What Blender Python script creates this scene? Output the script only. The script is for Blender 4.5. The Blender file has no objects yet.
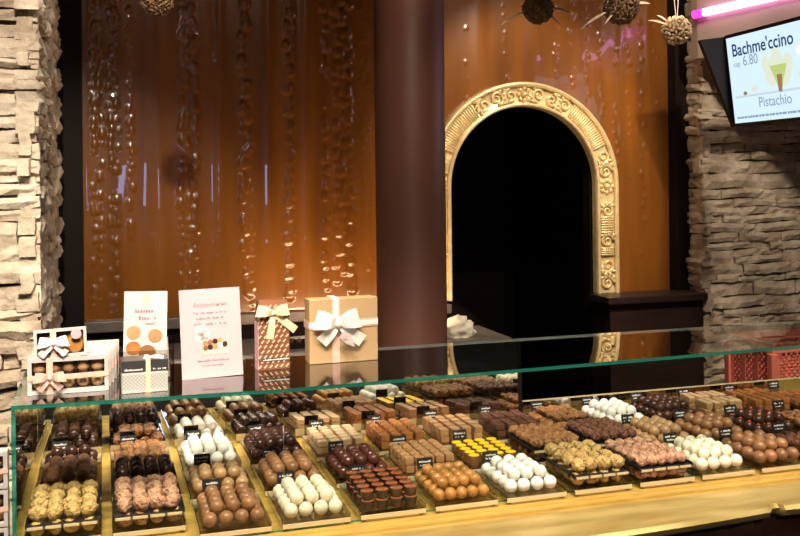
import bpy, bmesh, math, random
from mathutils import Vector, Matrix, noise
random.seed(7)
PI = math.pi
EYE = 1.55                     # camera height; every z below that is written rel() is measured from the eye
COL = bpy.context.scene.collection
scene = bpy.context.scene
def rel(z): return EYE + z

# ------------------------------------------------------------------ materials
def nodes(name):
    m = bpy.data.materials.new(name); m.use_nodes = True
    nt = m.node_tree; nt.nodes.clear()
    out = nt.nodes.new('ShaderNodeOutputMaterial')
    return m, nt, out
def principled(nt, **kw):
    b = nt.nodes.new('ShaderNodeBsdfPrincipled')
    for k, v in kw.items(): b.inputs[k].default_value = v
    return b
def c4(c): return (c[0], c[1], c[2], 1)
def mat(name, color, rough=.5, metal=0, var=0., scale=40, bump=0, bscale=60, coat=0, dark=None, emit=0, objvar=0., spec=.5, sss=0, stretch=None):
    """procedural surface: noise-mottled colour, optional bump, optional small brightness change from object to object"""
    m, nt, out = nodes(name)
    b = principled(nt, Roughness=rough, Metallic=metal)
    b.inputs['Coat Weight'].default_value = coat
    b.inputs['Coat Roughness'].default_value = .08
    b.inputs['Specular IOR Level'].default_value = spec
    if sss:
        b.inputs['Subsurface Weight'].default_value = sss
        b.inputs['Subsurface Radius'].default_value = (.006, .004, .003)
    tc = nt.nodes.new('ShaderNodeTexCoord'); vec = tc.outputs['Object']
    if stretch:
        mp = nt.nodes.new('ShaderNodeMapping'); mp.inputs['Scale'].default_value = stretch
        nt.links.new(vec, mp.inputs['Vector']); vec = mp.outputs['Vector']
    col = None
    if var or dark:
        n = nt.nodes.new('ShaderNodeTexNoise'); n.inputs['Scale'].default_value = scale; n.inputs['Detail'].default_value = 4
        nt.links.new(vec, n.inputs['Vector'])
        r = nt.nodes.new('ShaderNodeValToRGB')
        d = dark if dark else tuple(x*(1-var) for x in color)
        r.color_ramp.elements[0].position = .35; r.color_ramp.elements[0].color = c4(d)
        r.color_ramp.elements[1].position = .65; r.color_ramp.elements[1].color = c4(color)
        nt.links.new(n.outputs['Fac'], r.inputs['Fac']); col = r.outputs['Color']
    if objvar:
        oi = nt.nodes.new('ShaderNodeObjectInfo')
        mr = nt.nodes.new('ShaderNodeMapRange'); mr.inputs['To Min'].default_value = 1-objvar; mr.inputs['To Max'].default_value = 1+objvar
        nt.links.new(oi.outputs['Random'], mr.inputs['Value'])
        hsv = nt.nodes.new('ShaderNodeHueSaturation'); hsv.inputs['Color'].default_value = c4(color)
        if col: nt.links.new(col, hsv.inputs['Color'])
        nt.links.new(mr.outputs['Result'], hsv.inputs['Value']); col = hsv.outputs['Color']
    if col: nt.links.new(col, b.inputs['Base Color'])
    else: b.inputs['Base Color'].default_value = c4(color)
    if bump:
        n2 = nt.nodes.new('ShaderNodeTexNoise'); n2.inputs['Scale'].default_value = bscale; n2.inputs['Detail'].default_value = 5
        nt.links.new(vec, n2.inputs['Vector'])
        bp = nt.nodes.new('ShaderNodeBump'); bp.inputs['Strength'].default_value = bump; bp.inputs['Distance'].default_value = .01
        nt.links.new(n2.outputs['Fac'], bp.inputs['Height']); nt.links.new(bp.outputs['Normal'], b.inputs['Normal'])
    if emit:
        b.inputs['Emission Color'].default_value = c4(color); b.inputs['Emission Strength'].default_value = emit
    nt.links.new(b.outputs['BSDF'], out.inputs['Surface'])
    return m
def sheet_glass(name, tint, ior=1.5, rough=.0, boost=1.0):
    """thin clear sheet: straight-through view plus a mirror-like Fresnel reflection"""
    m, nt, out = nodes(name)
    t = nt.nodes.new('ShaderNodeBsdfTransparent'); t.inputs['Color'].default_value = c4(tint)
    g = nt.nodes.new('ShaderNodeBsdfGlossy'); g.inputs['Roughness'].default_value = rough
    f = nt.nodes.new('ShaderNodeFresnel'); f.inputs['IOR'].default_value = ior
    ml = nt.nodes.new('ShaderNodeMath'); ml.operation = 'MULTIPLY'; ml.inputs[1].default_value = boost; ml.use_clamp = True
    mx = nt.nodes.new('ShaderNodeMixShader')
    ge = nt.nodes.new('ShaderNodeNewGeometry'); fs = nt.nodes.new('ShaderNodeMath'); fs.operation = 'SUBTRACT'; fs.inputs[0].default_value = 1
    nt.links.new(ge.outputs['Backfacing'], fs.inputs[1])          # the sheet reflects once, at its outer face
    m2 = nt.nodes.new('ShaderNodeMath'); m2.operation = 'MULTIPLY'
    nt.links.new(f.outputs['Fac'], ml.inputs[0]); nt.links.new(ml.outputs[0], m2.inputs[0]); nt.links.new(fs.outputs[0], m2.inputs[1]); nt.links.new(m2.outputs[0], mx.inputs['Fac'])
    nt.links.new(t.outputs[0], mx.inputs[1]); nt.links.new(g.outputs[0], mx.inputs[2])
    nt.links.new(mx.outputs[0], out.inputs['Surface'])
    return m
def lit(name, color, s):
    m, nt, out = nodes(name)
    e = nt.nodes.new('ShaderNodeEmission'); e.inputs['Color'].default_value = c4(color); e.inputs['Strength'].default_value = s
    nt.links.new(e.outputs[0], out.inputs['Surface']); return m

M = {}
M['stone'] = mat('stone', (.74,.64,.50), .85, dark=(.40,.31,.22), scale=9, bump=.9, bscale=45)
M['mortar'] = mat('dark_stone_joint', (.16,.125,.09), .95, var=.3)  # dark mottled backing that fills the joints between the stones
M['panel'] = mat('cast_chocolate_panel', (.27,.094,.012), .26, var=.35, scale=2.2, stretch=(5,1,.5), coat=1)
M['panel'].node_tree.nodes['Principled BSDF'].inputs['Coat Roughness'].default_value = .013
M['darkwood'] = mat('dark_stained_wood', (.030,.017,.013), .38, var=.35, scale=5, stretch=(1,1,12))
M['blackwood'] = mat('black_lacquer', (.012,.007,.006), .6, var=.3, scale=6, spec=.15)
M['columnpaint'] = mat('brown_column_paint', (.115,.045,.030), .42, var=.08, scale=3)
M['greytop'] = mat('grey_worktop', (.16,.135,.12), .4, var=.25, scale=20)
M['goldleaf'] = mat('gold_leaf', (1.0,.80,.42), .34, metal=.35, var=.2, scale=30, bump=.25, bscale=50)
M['brass'] = mat('brushed_brass', (.86,.56,.13), .34, metal=.5, var=.2, scale=14, stretch=(1,6,1), bump=.05, bscale=90)
M['goldtop'] = mat('gold_leaf_counter', (.62,.49,.19), .34, metal=.45, dark=(.42,.30,.09), scale=7, stretch=(1,4,1), bump=.12, bscale=30)
M['chocpanel'] = mat('glossy_dark_chocolate', (.075,.030,.018), .22, var=.3, scale=10, coat=.5)
M['glass'] = sheet_glass('case_glass', (.86,.90,.88), 1.5, 0, 1.75)
M['backedge'] = mat('pale_polished_edge', (.42,.44,.41), .3)
M['frontglass'] = sheet_glass('case_front_glass', (.97,.985,.975), 1.45)
def edge_glass():
    m, nt, out = nodes('green_glass_edge')
    t = nt.nodes.new('ShaderNodeBsdfTransparent'); t.inputs['Color'].default_value = (.16,.62,.50,1)
    b = principled(nt, Roughness=.12); b.inputs['Base Color'].default_value = (.02,.23,.165,1)
    mx = nt.nodes.new('ShaderNodeMixShader'); mx.inputs['Fac'].default_value = .55
    nt.links.new(t.outputs[0], mx.inputs[1]); nt.links.new(b.outputs[0], mx.inputs[2]); nt.links.new(mx.outputs[0], out.inputs['Surface']); return m
M['glassedge'] = edge_glass()
M['mirror'] = mat('mirror_silver', (.80,.78,.74), .015, metal=1)
M['acrylic'] = sheet_glass('clear_acrylic', (.80,.78,.74), 1.5, .03, 1.6)
M['acryledge'] = mat('brass_lit_acrylic_edge', (.60,.50,.31), .22)  # gold and white reflections on the clear edge put into its colour
M['paper_black'] = mat('black_paper_liner', (.012,.010,.009), .5)
M['card'] = mat('black_price_card', (.016,.014,.015), .45)
M['chalk'] = mat('white_lettering', (.8,.78,.74), .6)
M['white_choc'] = mat('white_chocolate', (.86,.83,.78), .5, objvar=.05, bump=.25, bscale=130, sss=.15)
M['ivory_choc'] = mat('ivory_chocolate', (.87,.80,.60), .45, objvar=.05, bump=.2, bscale=130, sss=.15)
M['milk_choc'] = mat('milk_chocolate', (.33,.155,.066), .36, var=.2, scale=60, objvar=.22)
M['tan_choc'] = mat('tan_chocolate', (.47,.27,.125), .38, var=.2, scale=60, objvar=.15)
M['cocoa_choc'] = mat('cocoa_dusted_chocolate', (.25,.10,.042), .7, var=.35, scale=90, objvar=.2, bump=.5, bscale=160)
M['dark_choc'] = mat('dark_chocolate', (.062,.024,.015), .27, var=.2, scale=50, objvar=.25)
M['cocoa_bar'] = mat('cocoa_brown_bar', (.150,.062,.038), .4, var=.2, scale=50, objvar=.2)
M['plum_choc'] = mat('dark_ruby_chocolate', (.105,.030,.018), .2, var=.2, scale=50, objvar=.2, coat=.4)
M['caramel_choc'] = mat('caramel_chocolate', (.56,.25,.055), .3, var=.25, scale=60, objvar=.14, coat=.3)
M['nut_choc'] = mat('nut_crusted_chocolate', (.46,.22,.085), .6, dark=(.26,.10,.035), scale=120, objvar=.15, bump=.9, bscale=170)
M['flake_yellow'] = mat('yellow_almond_flakes', (.74,.52,.20), .6, dark=(.50,.30,.09), scale=110, objvar=.1, bump=.9, bscale=150)
M['flake_pink'] = mat('pinkish_almond_flakes', (.72,.42,.27), .6, dark=(.46,.22,.12), scale=110, objvar=.1, bump=.9, bscale=150)
M['flake_dark'] = mat('dark_flaked_chocolate', (.23,.088,.045), .5, dark=(.10,.036,.02), scale=110, objvar=.15, bump=.9, bscale=150)
M['straw'] = mat('straw_slivers', (.80,.58,.16), .55, objvar=.1)
M['beige_cube'] = mat('beige_praline_top', (.66,.44,.25), .5, var=.15, scale=70, objvar=.1)
M['tan_cube'] = mat('tan_praline', (.47,.245,.105), .5, var=.2, scale=70, objvar=.12)
M['orange_cube'] = mat('orange_brown_praline', (.42,.165,.045), .42, var=.25, scale=70, objvar=.15)
M['yellow_icing'] = mat('yellow_icing', (.95,.60,.02), .35)
M['copper_glaze'] = mat('copper_glaze', (.36,.12,.05), .16, coat=.6, var=.25, scale=80)
M['red_dot'] = mat('red_crumb_topping', (.55,.06,.05), .5)
M['carton_white'] = mat('white_carton', (.57,.525,.50), .5, var=.04)
M['carton_tan'] = mat('tan_carton', (.50,.33,.17), .55, var=.06, scale=10)
M['carton_tan_side'] = mat('ochre_carton_edge', (.42,.26,.10), .5)
M['pink_paper'] = mat('pale_pink_paper', (.46,.365,.385), .6)
M['ribbon_peach'] = mat('peach_satin_ribbon', (.86,.55,.44), .35, var=.15, scale=60)
M['ribbon_white'] = mat('white_satin_ribbon', (.90,.84,.80), .32, var=.06, scale=60)
M['ribbon_cream'] = mat('cream_satin_ribbon', (.85,.72,.46), .36, var=.12, scale=60)
M['ribbon_pink'] = mat('dusty_pink_ribbon', (.74,.42,.46), .4)
M['printgrey'] = mat('grey_print', (.27,.20,.22), .7)
M['printdark'] = mat('dark_print', (.10,.10,.12), .7)
M['greenleaf'] = mat('pale_green_print', (.62,.70,.36), .7)
M['bag_brown'] = mat('brown_printed_bag', (.22,.078,.032), .42, var=.15)
M['bag_dash'] = mat('cream_dashes', (.70,.52,.36), .5)
M['silver'] = mat('silver_lattice_board', (.74,.72,.68), .38, metal=.25)
M['silverdark'] = mat('grey_lattice_lines', (.50,.48,.45), .5)
M['lid_black'] = mat('grey_black_lid', (.045,.042,.043), .35)
M['crate'] = mat('salmon_crate_plastic', (.74,.20,.14), .38, var=.08)
M['cloth'] = mat('white_cloth', (.88,.84,.70), .85, var=.1, scale=30, bump=.3)
M['bean'] = mat('cocoa_husk_bits', (.34,.20,.10), .55, dark=(.16,.075,.035), scale=60)
M['beanlight'] = mat('pale_wood_chips', (.86,.68,.44), .55, dark=(.58,.38,.20), scale=80)
M['husk'] = mat('dry_straw_leaf', (.72,.55,.36), .6, var=.2)
M['twine'] = mat('pale_twine', (.70,.62,.52), .8)
M['plastic_black'] = mat('black_plastic', (.012,.009,.010), .5, spec=.2)
M['soffit'] = mat('beige_plaster', (.45,.36,.29), .8, var=.06, scale=3)
M['floor'] = mat('dark_floor_tile', (.07,.05,.04), .35, var=.25, scale=3)
M['ceil'] = mat('dark_ceiling', (.10,.08,.07), .8)
M['screen'] = lit('screen_light', (.70,.88,1.0), 1.05)
M['screen_navy'] = lit('screen_navy', (.02,.05,.16), 1)
M['screen_blue'] = lit('screen_blue_grey', (.25,.36,.50), 1)
M['screen_pale'] = lit('screen_pale_grey', (.60,.72,.80), 1)
M['screen_white'] = lit('screen_white', (1,1,1), 1.05)
M['screen_green'] = lit('screen_pistachio', (.55,.66,.22), 1)
M['screen_brown'] = lit('screen_brown', (.36,.20,.10), 1)
M['screen_cream'] = lit('screen_cream', (.80,.84,.68), 1)
M['neon'] = lit('pink_led_glow', (1.0,.40,.85), 5.0)
M['neon_end'] = lit('magenta_led_glow', (1.0,.05,.55), 2.2)

# ------------------------------------------------------------------ mesh helpers
class MB:
    """collects shapes and links them as one mesh object"""
    def __init__(s): s.bm = bmesh.new(); s.mi = 0
    def _tag(s, faces):
        for f in faces: f.material_index = s.mi
    def box(s, x0, x1, y0, y1, z0, z1, m=None, bevel=0):
        r = bmesh.ops.create_cube(s.bm, size=1)
        vs = r['verts']
        for v in vs:
            v.co = Vector(((x0+x1)/2+v.co.x*(x1-x0), (y0+y1)/2+v.co.y*(y1-y0), (z0+z1)/2+v.co.z*(z1-z0)))
        fs = {f for v in vs for f in v.link_faces}; s._tag(fs)
        if bevel:
            es = list({e for v in vs for e in v.link_edges})
            g = bmesh.ops.bevel(s.bm, geom=es, offset=bevel, segments=2, affect='EDGES', profile=.6)
            vs = list({v for f in g['faces'] for v in f.verts} | {v for v in vs if v.is_valid})
            s._tag(g['faces'])
        if m is not None:
            for v in vs: v.co = m @ v.co
        return vs
    def poly(s, pts):
        vs = [s.bm.verts.new(p) for p in pts]
        f = s.bm.faces.new(vs); s._tag([f]); return f
    def prism(s, pts, z0, z1):
        """upright prism over a plan outline"""
        lo = [s.bm.verts.new((p[0], p[1], z0)) for p in pts]; hi = [s.bm.verts.new((p[0], p[1], z1)) for p in pts]
        n = len(pts); fs = [s.bm.faces.new(hi), s.bm.faces.new(lo[::-1])]
        for i in range(n): fs.append(s.bm.faces.new((lo[i], lo[(i+1) % n], hi[(i+1) % n], hi[i])))
        s._tag(fs); return lo+hi
    def slab(s, pts, off):
        """flat outline thickened by the vector off"""
        off = Vector(off)
        a = [s.bm.verts.new(p) for p in pts]; b = [s.bm.verts.new(Vector(p)+off) for p in pts]
        n = len(pts); fs = [s.bm.faces.new(a), s.bm.faces.new(b[::-1])]
        for i in range(n): fs.append(s.bm.faces.new((a[(i+1) % n], a[i], b[i], b[(i+1) % n])))
        s._tag(fs)
    def lathe(s, prof, n=24, c=(0,0,0), cap=True):
        rings = []
        for r, z in prof:
            rings.append([s.bm.verts.new((c[0]+r*math.cos(2*PI*i/n), c[1]+r*math.sin(2*PI*i/n), c[2]+z)) for i in range(n)])
        fs = []
        for a, b in zip(rings, rings[1:]):
            for i in range(n): fs.append(s.bm.faces.new((a[i], a[(i+1) % n], b[(i+1) % n], b[i])))
        if cap:
            fs.append(s.bm.faces.new(rings[0][::-1])); fs.append(s.bm.faces.new(rings[-1]))
        s._tag(fs)
    def tube(s, pts, rad, n=8, closed=False):
        pts = [Vector(p) for p in pts]; N = len(pts)
        rad = rad if hasattr(rad, '__len__') else [rad]*N
        rings = []; up = None
        for i, p in enumerate(pts):
            d = (pts[(i+1) % N]-pts[i-1]) if closed or 0 < i < N-1 else (pts[1]-pts[0] if i == 0 else pts[-1]-pts[-2])
            d.normalize()
            if up is None: up = d.orthogonal().normalized()
            else: up = (up-d*up.dot(d)).normalized()
            w = d.cross(up)
            rings.append([s.bm.verts.new(p+(up*math.cos(2*PI*k/n)+w*math.sin(2*PI*k/n))*rad[i]) for k in range(n)])
        fs = []
        pr = list(zip(rings, rings[1:])) + ([(rings[-1], rings[0])] if closed else [])
        for a, b in pr:
            for k in range(n): fs.append(s.bm.faces.new((a[k], a[(k+1) % n], b[(k+1) % n], b[k])))
        if not closed: fs += [s.bm.faces.new(rings[0][::-1]), s.bm.faces.new(rings[-1])]
        s._tag(fs)
    def strip(s, pts, width, wdir, thick=.0006):
        """flat ribbon along pts, width measured along wdir (one vector or one per point)"""
        n = len(pts); pts = [Vector(p) for p in pts]
        W = [Vector(w).normalized() for w in (wdir if isinstance(wdir, list) else [wdir]*n)]
        wd = width if hasattr(width, '__len__') else [width]*n
        top, bot = [], []
        for i in range(n):
            t = (pts[min(i+1, n-1)]-pts[max(i-1, 0)]).normalized(); nn = t.cross(W[i]).normalized()*thick/2
            a, b = pts[i]-W[i]*wd[i]/2, pts[i]+W[i]*wd[i]/2
            top.append((s.bm.verts.new(a+nn), s.bm.verts.new(b+nn))); bot.append((s.bm.verts.new(a-nn), s.bm.verts.new(b-nn)))
        fs = []
        for i in range(n-1):
            fs += [s.bm.faces.new((top[i][0], top[i][1], top[i+1][1], top[i+1][0])), s.bm.faces.new((bot[i][1], bot[i][0], bot[i+1][0], bot[i+1][1])),
                   s.bm.faces.new((top[i][0], top[i+1][0], bot[i+1][0], bot[i][0])), s.bm.faces.new((top[i][1], bot[i][1], bot[i+1][1], top[i+1][1]))]
        for i in (0, n-1): fs.append(s.bm.faces.new((top[i][0], bot[i][0], bot[i][1], top[i][1])))
        s._tag(fs)
    def ico(s, r, c=(0,0,0), sub=2, sc=(1,1,1)):
        g = bmesh.ops.create_icosphere(s.bm, subdivisions=sub, radius=r)
        for v in g['verts']: v.co = Vector((v.co.x*sc[0]+c[0], v.co.y*sc[1]+c[1], v.co.z*sc[2]+c[2]))
        s._tag({f for v in g['verts'] for f in v.link_faces}); return g['verts']
    def build(s, name, mats, parent=None, smooth=False, loc=None, rot=None, sharp=None):
        me = bpy.data.meshes.new(name)
        bmesh.ops.recalc_face_normals(s.bm, faces=s.bm.faces[:])
        s.bm.to_mesh(me); s.bm.free()
        for m in (mats if isinstance(mats, (list, tuple)) else [mats]): me.materials.append(M[m] if isinstance(m, str) else m)
        if smooth:
            me.polygons.foreach_set('use_smooth', [True]*len(me.polygons))
            if sharp: me.set_sharp_from_angle(angle=math.radians(sharp))
        o = bpy.data.objects.new(name, me); COL.objects.link(o)
        if parent: o.parent = parent
        if loc: o.location = loc
        if rot: o.rotation_euler = rot
        return o
def tag(o, label=None, cat=None, group=None, kind=None):
    if label: o['label'] = label
    if cat: o['category'] = cat
    if group: o['group'] = group
    if kind: o['kind'] = kind
    return o
def thing(name, label, cat, loc=(0,0,0), rz=0, group=None, rot=None):
    o = bpy.data.objects.new(name, None); COL.objects.link(o); o.empty_display_size = .02
    o.location = loc; o.rotation_euler = rot if rot else (0,0,rz)
    return tag(o, label, cat, group)
def copy_tree(o, parent=None):
    c = o.copy(); COL.objects.link(c)
    if parent: c.parent = parent
    for ch in [x for x in list(KIDS(o))]: copy_tree(ch, c)
    return c
def KIDS(o): return [x for x in bpy.data.objects if x.parent is o] if o.type == 'EMPTY' or o.get('has_parts') else []
def text(body, size, name, m, parent, loc, rot, ext=.0006, bold=0, align='CENTER'):
    cu = bpy.data.curves.new(name, 'FONT'); cu.body = body; cu.size = size; cu.extrude = ext; cu.offset = bold
    cu.align_x = align; cu.align_y = 'CENTER'; cu.resolution_u = 3
    cu.materials.append(M[m]); o = bpy.data.objects.new(name, cu); COL.objects.link(o)
    me = bpy.data.meshes.new_from_object(o.evaluated_get(bpy.context.evaluated_depsgraph_get())); me.name = name
    bpy.data.objects.remove(o); o = bpy.data.objects.new(name, me); COL.objects.link(o)
    o.parent = parent; o.location = loc; o.rotation_euler = rot
    return o
def scribble(mb, x0, x1, z, h, y, rnd, gap=.25, dy=-.0004):
    """a line of handwriting too small to read: short upright strokes and word gaps"""
    x = x0
    while x < x1:
        w = h*rnd.uniform(.35, .9)
        if rnd.random() > gap:
            hh = h*rnd.choice((.6, .6, 1, .75)); mb.box(x, min(x+w*.75, x1), y+dy, y, z, z+hh)
        x += w

# ------------------------------------------------------------------ camera
cam_d = bpy.data.cameras.new('camera'); cam = bpy.data.objects.new('camera', cam_d); COL.objects.link(cam)
cam_d.sensor_fit = 'HORIZONTAL'; cam_d.sensor_width = 36; cam_d.lens = 36*960/800
cam_d.shift_y = -88/800; cam_d.clip_start = .05
cam.matrix_world = Matrix.Translation((0,0,EYE)) @ Matrix.Rotation(math.radians(-17.2), 4, 'Z') @ Matrix.Rotation(PI/2, 4, 'X') @ Matrix.Rotation(-.0105, 4, 'Z')
scene.camera = cam

# ------------------------------------------------------------------ the room
def structure(name, mb, m, **k):
    o = mb.build(name, m, **k); o['kind'] = 'structure'; return o
b = MB(); b.box(-2.5, 5, -3.2, 5.8, -.05, 0); structure('floor', b, 'floor')
b = MB(); b.box(-2.5, 5, -3.2, 5.8, 2.95, 3.0); structure('ceiling', b, 'ceil')

def stone_pile(name, spans, z0, z1, hmean, seed):
    """dry-laid ledgestone: rows of long thin split stones over one or more faces; spans = (origin, along, out, length)"""
    rnd = random.Random(seed); mb = MB()
    for (o, al, outd, L) in spans:
        o, al, outd = Vector(o), Vector(al), Vector(outd); z = z0
        while z < z1:
            h = hmean*rnd.uniform(.55, 1.4); x = -rnd.uniform(0, .03)
            while x < L:
                l = min(rnd.uniform(.07, .30)*(hmean/.045)**.5, L-x+.01)
                if l < .03: break
                sub = 2 if (h > hmean*1.1 and rnd.random() < .4) else 1
                for q in range(sub):
                    hz0, hz1 = z+h*q/sub+.0015, z+h*(q+1)/sub-.0015
                    d = rnd.uniform(.004, .034); nx = max(2, int(l/.03)); nz = 2
                    grid = []
                    for j in range(nz+1):
                        row = []
                        for i in range(nx+1):
                            e = 1 if 0 < i < nx and 0 < j < nz else .72
                            dd = d*e + rnd.uniform(-.004, .005)
                            fx = x + l*i/nx + (rnd.uniform(-.006, .006) if 0 < i < nx else rnd.uniform(.0, .004)*(1 if i == 0 else -1))
                            zz = hz0+(hz1-hz0)*j/nz + rnd.uniform(-.003, .003) + .004*math.sin(fx*17+seed+z*30)
                            p = o + al*fx + outd*dd; row.append(mb.bm.verts.new((p.x, p.y, zz)))
                        grid.append(row)
                    back = []
                    for j in (0, nz):
                        back.append([mb.bm.verts.new(Vector((g.co.x, g.co.y, g.co.z)) - outd*(d+.02)) for g in grid[j]])
                    bl = [mb.bm.verts.new(grid[j][0].co - outd*(d+.02)) for j in range(nz+1)]
                    br = [mb.bm.verts.new(grid[j][nx].co - outd*(d+.02)) for j in range(nz+1)]
                    for j in range(nz):
                        for i in range(nx): mb.bm.faces.new((grid[j][i], grid[j][i+1], grid[j+1][i+1], grid[j+1][i]))
                        mb.bm.faces.new((bl[j], grid[j][0], grid[j+1][0], bl[j+1])); mb.bm.faces.new((grid[j][nx], br[j], br[j+1], grid[j+1][nx]))
                    for i in range(nx):
                        mb.bm.faces.new((back[0][i], back[0][i+1], grid[0][i+1], grid[0][i]))
                        mb.bm.faces.new((grid[nz][i], grid[nz][i+1], back[1][i+1], back[1][i]))
                x += l
            z += h
    return mb
lp = stone_pile('w', [((-.75,2.42,0), (1,0,0), (0,-1,0), .60), ((-.165,2.40,0), (0,1,0), (1,0,0), 1.30)], .35, 2.6, .042, 3)
lp.mi = 1; lp.box(-.75, -.165, 2.42, 3.70, 0, 2.9)
structure('wall_left', lp, ['stone', 'mortar'])
rp = stone_pile('w', [((2.475,3.58,0), (1,0,0), (0,-1,0), 1.5), ((2.475,3.57,0), (0,1,0), (-1,0,0), .16)], .6, 2.75, .05, 11)
rp.mi = 1; rp.box(2.475, 4.0, 3.58, 4.0, 0, 2.9)
structure('wall_right', rp, ['stone', 'mortar'])

# --- back wall: cast panels with running drops, arch opening between x 1.358 and 2.022
AX, AZ, RI, RO = 1.690, EYE-.030, .332, .434
rnd = random.Random(5)
def drop_field(specs, seed):
    r = random.Random(seed); L = []
    for (xc, spread, z0, z1, pitch, rad, keep) in specs:
        z = z0
        while z < z1:
            if r.random() < keep: L.append((xc+r.uniform(-spread, spread), z+r.uniform(-.3, .3)*pitch, rad*r.uniform(.55, 1.15)))
            z += pitch
    return L
def panel(name, x0, x1, z0, z1, drops, ridges, step, hole=None):
    bins = {}
    for d in drops:
        for i in range(int((d[0]-.05)/.06), int((d[0]+.05)/.06)+1):
            for k in range(int((d[1]-.06)/.06), int((d[1]+.06)/.06)+1): bins.setdefault((i, k), []).append(d)
    nx, nz = int((x1-x0)/step), int((z1-z0)/step); mb = MB(); V = {}
    def hgt(x, z):
        h = 0.
        for (xr, wr, ar) in ridges: h += .55*ar*math.exp(-((x-xr)/wr)**2)
        h += .0022*noise.noise((x*9, z*1.3, 3.1))
        for (dx, dz, r) in bins.get((int(x/.06), int(z/.06)), ()):
            u, w = (x-dx)/r, (z-dz)/r
            w = w/1.9 if w > 0 else w/.85
            q = 1-u*u-w*w
            if q > 0: h = max(h, h*.2 + r*.34*math.sqrt(q))
        return h
    for k in range(nz+1):
        for i in range(nx+1):
            x, z = x0+(x1-x0)*i/nx, z0+(z1-z0)*k/nz
            if hole and hole(x, z): continue
            V[i, k] = mb.bm.verts.new((x, 3.72-hgt(x, z), z))
    for k in range(nz):
        for i in range(nx):
            q = [V.get(t) for t in ((i, k), (i+1, k), (i+1, k+1), (i, k+1))]
            if all(q): mb.bm.faces.new(q)
    return structure(name, mb, 'panel', smooth=True)
zb = rel(-.508)
dl = []
for (xc, n_, r_, z0_, z1_) in ((-.03,2,.0095,.08,1.6), (.03,2,.009,.05,1.6), (.10,1,.008,.3,1.5), (.29,2,.0105,.05,1.5), (.335,1,.0115,.1,1.55), (.42,1,.006,.1,1.2), (.525,1,.0135,.08,1.4), (.55,1,.0095,.0,.9),
        (.70,1,.0135,.05,1.45), (.72,1,.006,.3,1.3), (.845,1,.012,.08,1.5), (.89,2,.012,.1,1.5), (.945,1,.012,.06,1.5), (1.00,2,.007,.15,1.5), (1.10,1,.007,.2,1.4)):
    for q in range(n_): dl += drop_field([(xc+.022*q, .006+.3*r_, zb+z0_, zb+z1_, r_*3.3, r_*1.45, .88)], int(xc*1000)+q)
rl = [(-.06,.02,.004), (.20,.03,.005), (.43,.022,.006), (.62,.018,.005), (.77,.020,.006), (1.0,.02,.004), (1.2,.03,.005)]
panel('wall_back', -.07, 1.42, zb, 2.75, dl, rl, .0058, lambda x, z: (z < AZ and x > AX-RI-.05) or (z >= AZ and (x-AX)**2+(z-AZ)**2 < (RI+.05)**2))
dr = drop_field([(1.45,.012,AZ+.3,2.5,.05,.008,.5), (1.62,.012,AZ+.45,2.5,.05,.009,.7), (1.86,.012,AZ+.3,2.45,.038,.009,.85), (1.93,.012,AZ+.2,2.45,.036,.010,.85), (2.00,.012,AZ+.15,2.45,.034,.009,.85),
    (2.07,.012,AZ+.1,2.45,.040,.010,.85), (2.14,.012,AZ-.1,2.4,.045,.010,.8), (2.20,.012,AZ-.2,2.4,.045,.010,.8), (2.27,.012,AZ-.3,2.4,.05,.011,.8), (2.34,.012,AZ-.3,2.4,.05,.009,.8)], 4)
rr = [(1.5,.03,.005), (1.75,.03,.004), (2.17,.02,.004), (2.30,.02,.004)]
panel('wall_back_arch', 1.42, 2.41, rel(-.50), 2.75, dr, rr, .0062, lambda x, z: (z < AZ and x < AX+RI+.05) or (z >= AZ and (x-AX)**2+(z-AZ)**2 < (RI+.05)**2))
b = MB(); b.box(-.155, -.07, 3.66, 3.74, 0, 2.9); b.box(2.40, 2.475, 3.66, 3.74, 0, 2.9)
b.box(-.155, 2.475, 3.66, 3.74, 2.75, 2.9); structure('trim_1', b, 'blackwood')
b = MB(); b.box(-.07, 1.358, 3.735, 3.80, 0, rel(-.50)); structure('wall_back_low', b, 'blackwood')
b = MB(); b.box(-.07, 1.357, 3.685, 3.733, rel(-.548), rel(-.508), bevel=.004); structure('trim_2', b, 'greytop')
# dark passage behind the arch
b = MB()
b.box(1.05, 1.10, 3.8, 5.4, 0, 2.6); b.box(2.35, 2.40, 3.8, 5.4, 0, 2.6); b.box(1.05, 2.40, 5.35, 5.4, 0, 2.6); b.box(1.05, 2.40, 3.8, 5.4, 2.5, 2.55)
b.box(1.05, 1.36, 3.74, 3.8, 0, 2.5); b.box(2.02, 2.4, 3.74, 3.8, 0, 2.5)
b.box(1.06, 2.39, 3.73, 3.8, 1.96, 2.5); structure('wall_passage', b, 'blackwood')
dr_ = MB(); dr_.box(1.72, 2.34, 5.28, 5.33, 0, 2.1); d1 = structure('door_1', dr_, 'blackwood')
b = MB(); b.box(1.79, 2.27, 5.262, 5.28, .2, 1.0, bevel=.006); b.box(1.79, 2.27, 5.262, 5.28, 1.1, 2.0, bevel=.006); b.build('door_panel', 'darkwood', d1)
b = MB(); b.tube([(1.76,5.27,1.02), (1.76,5.24,1.02), (1.83,5.24,1.02)], .008); b.build('door_handle', 'greytop', d1, smooth=True)

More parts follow.
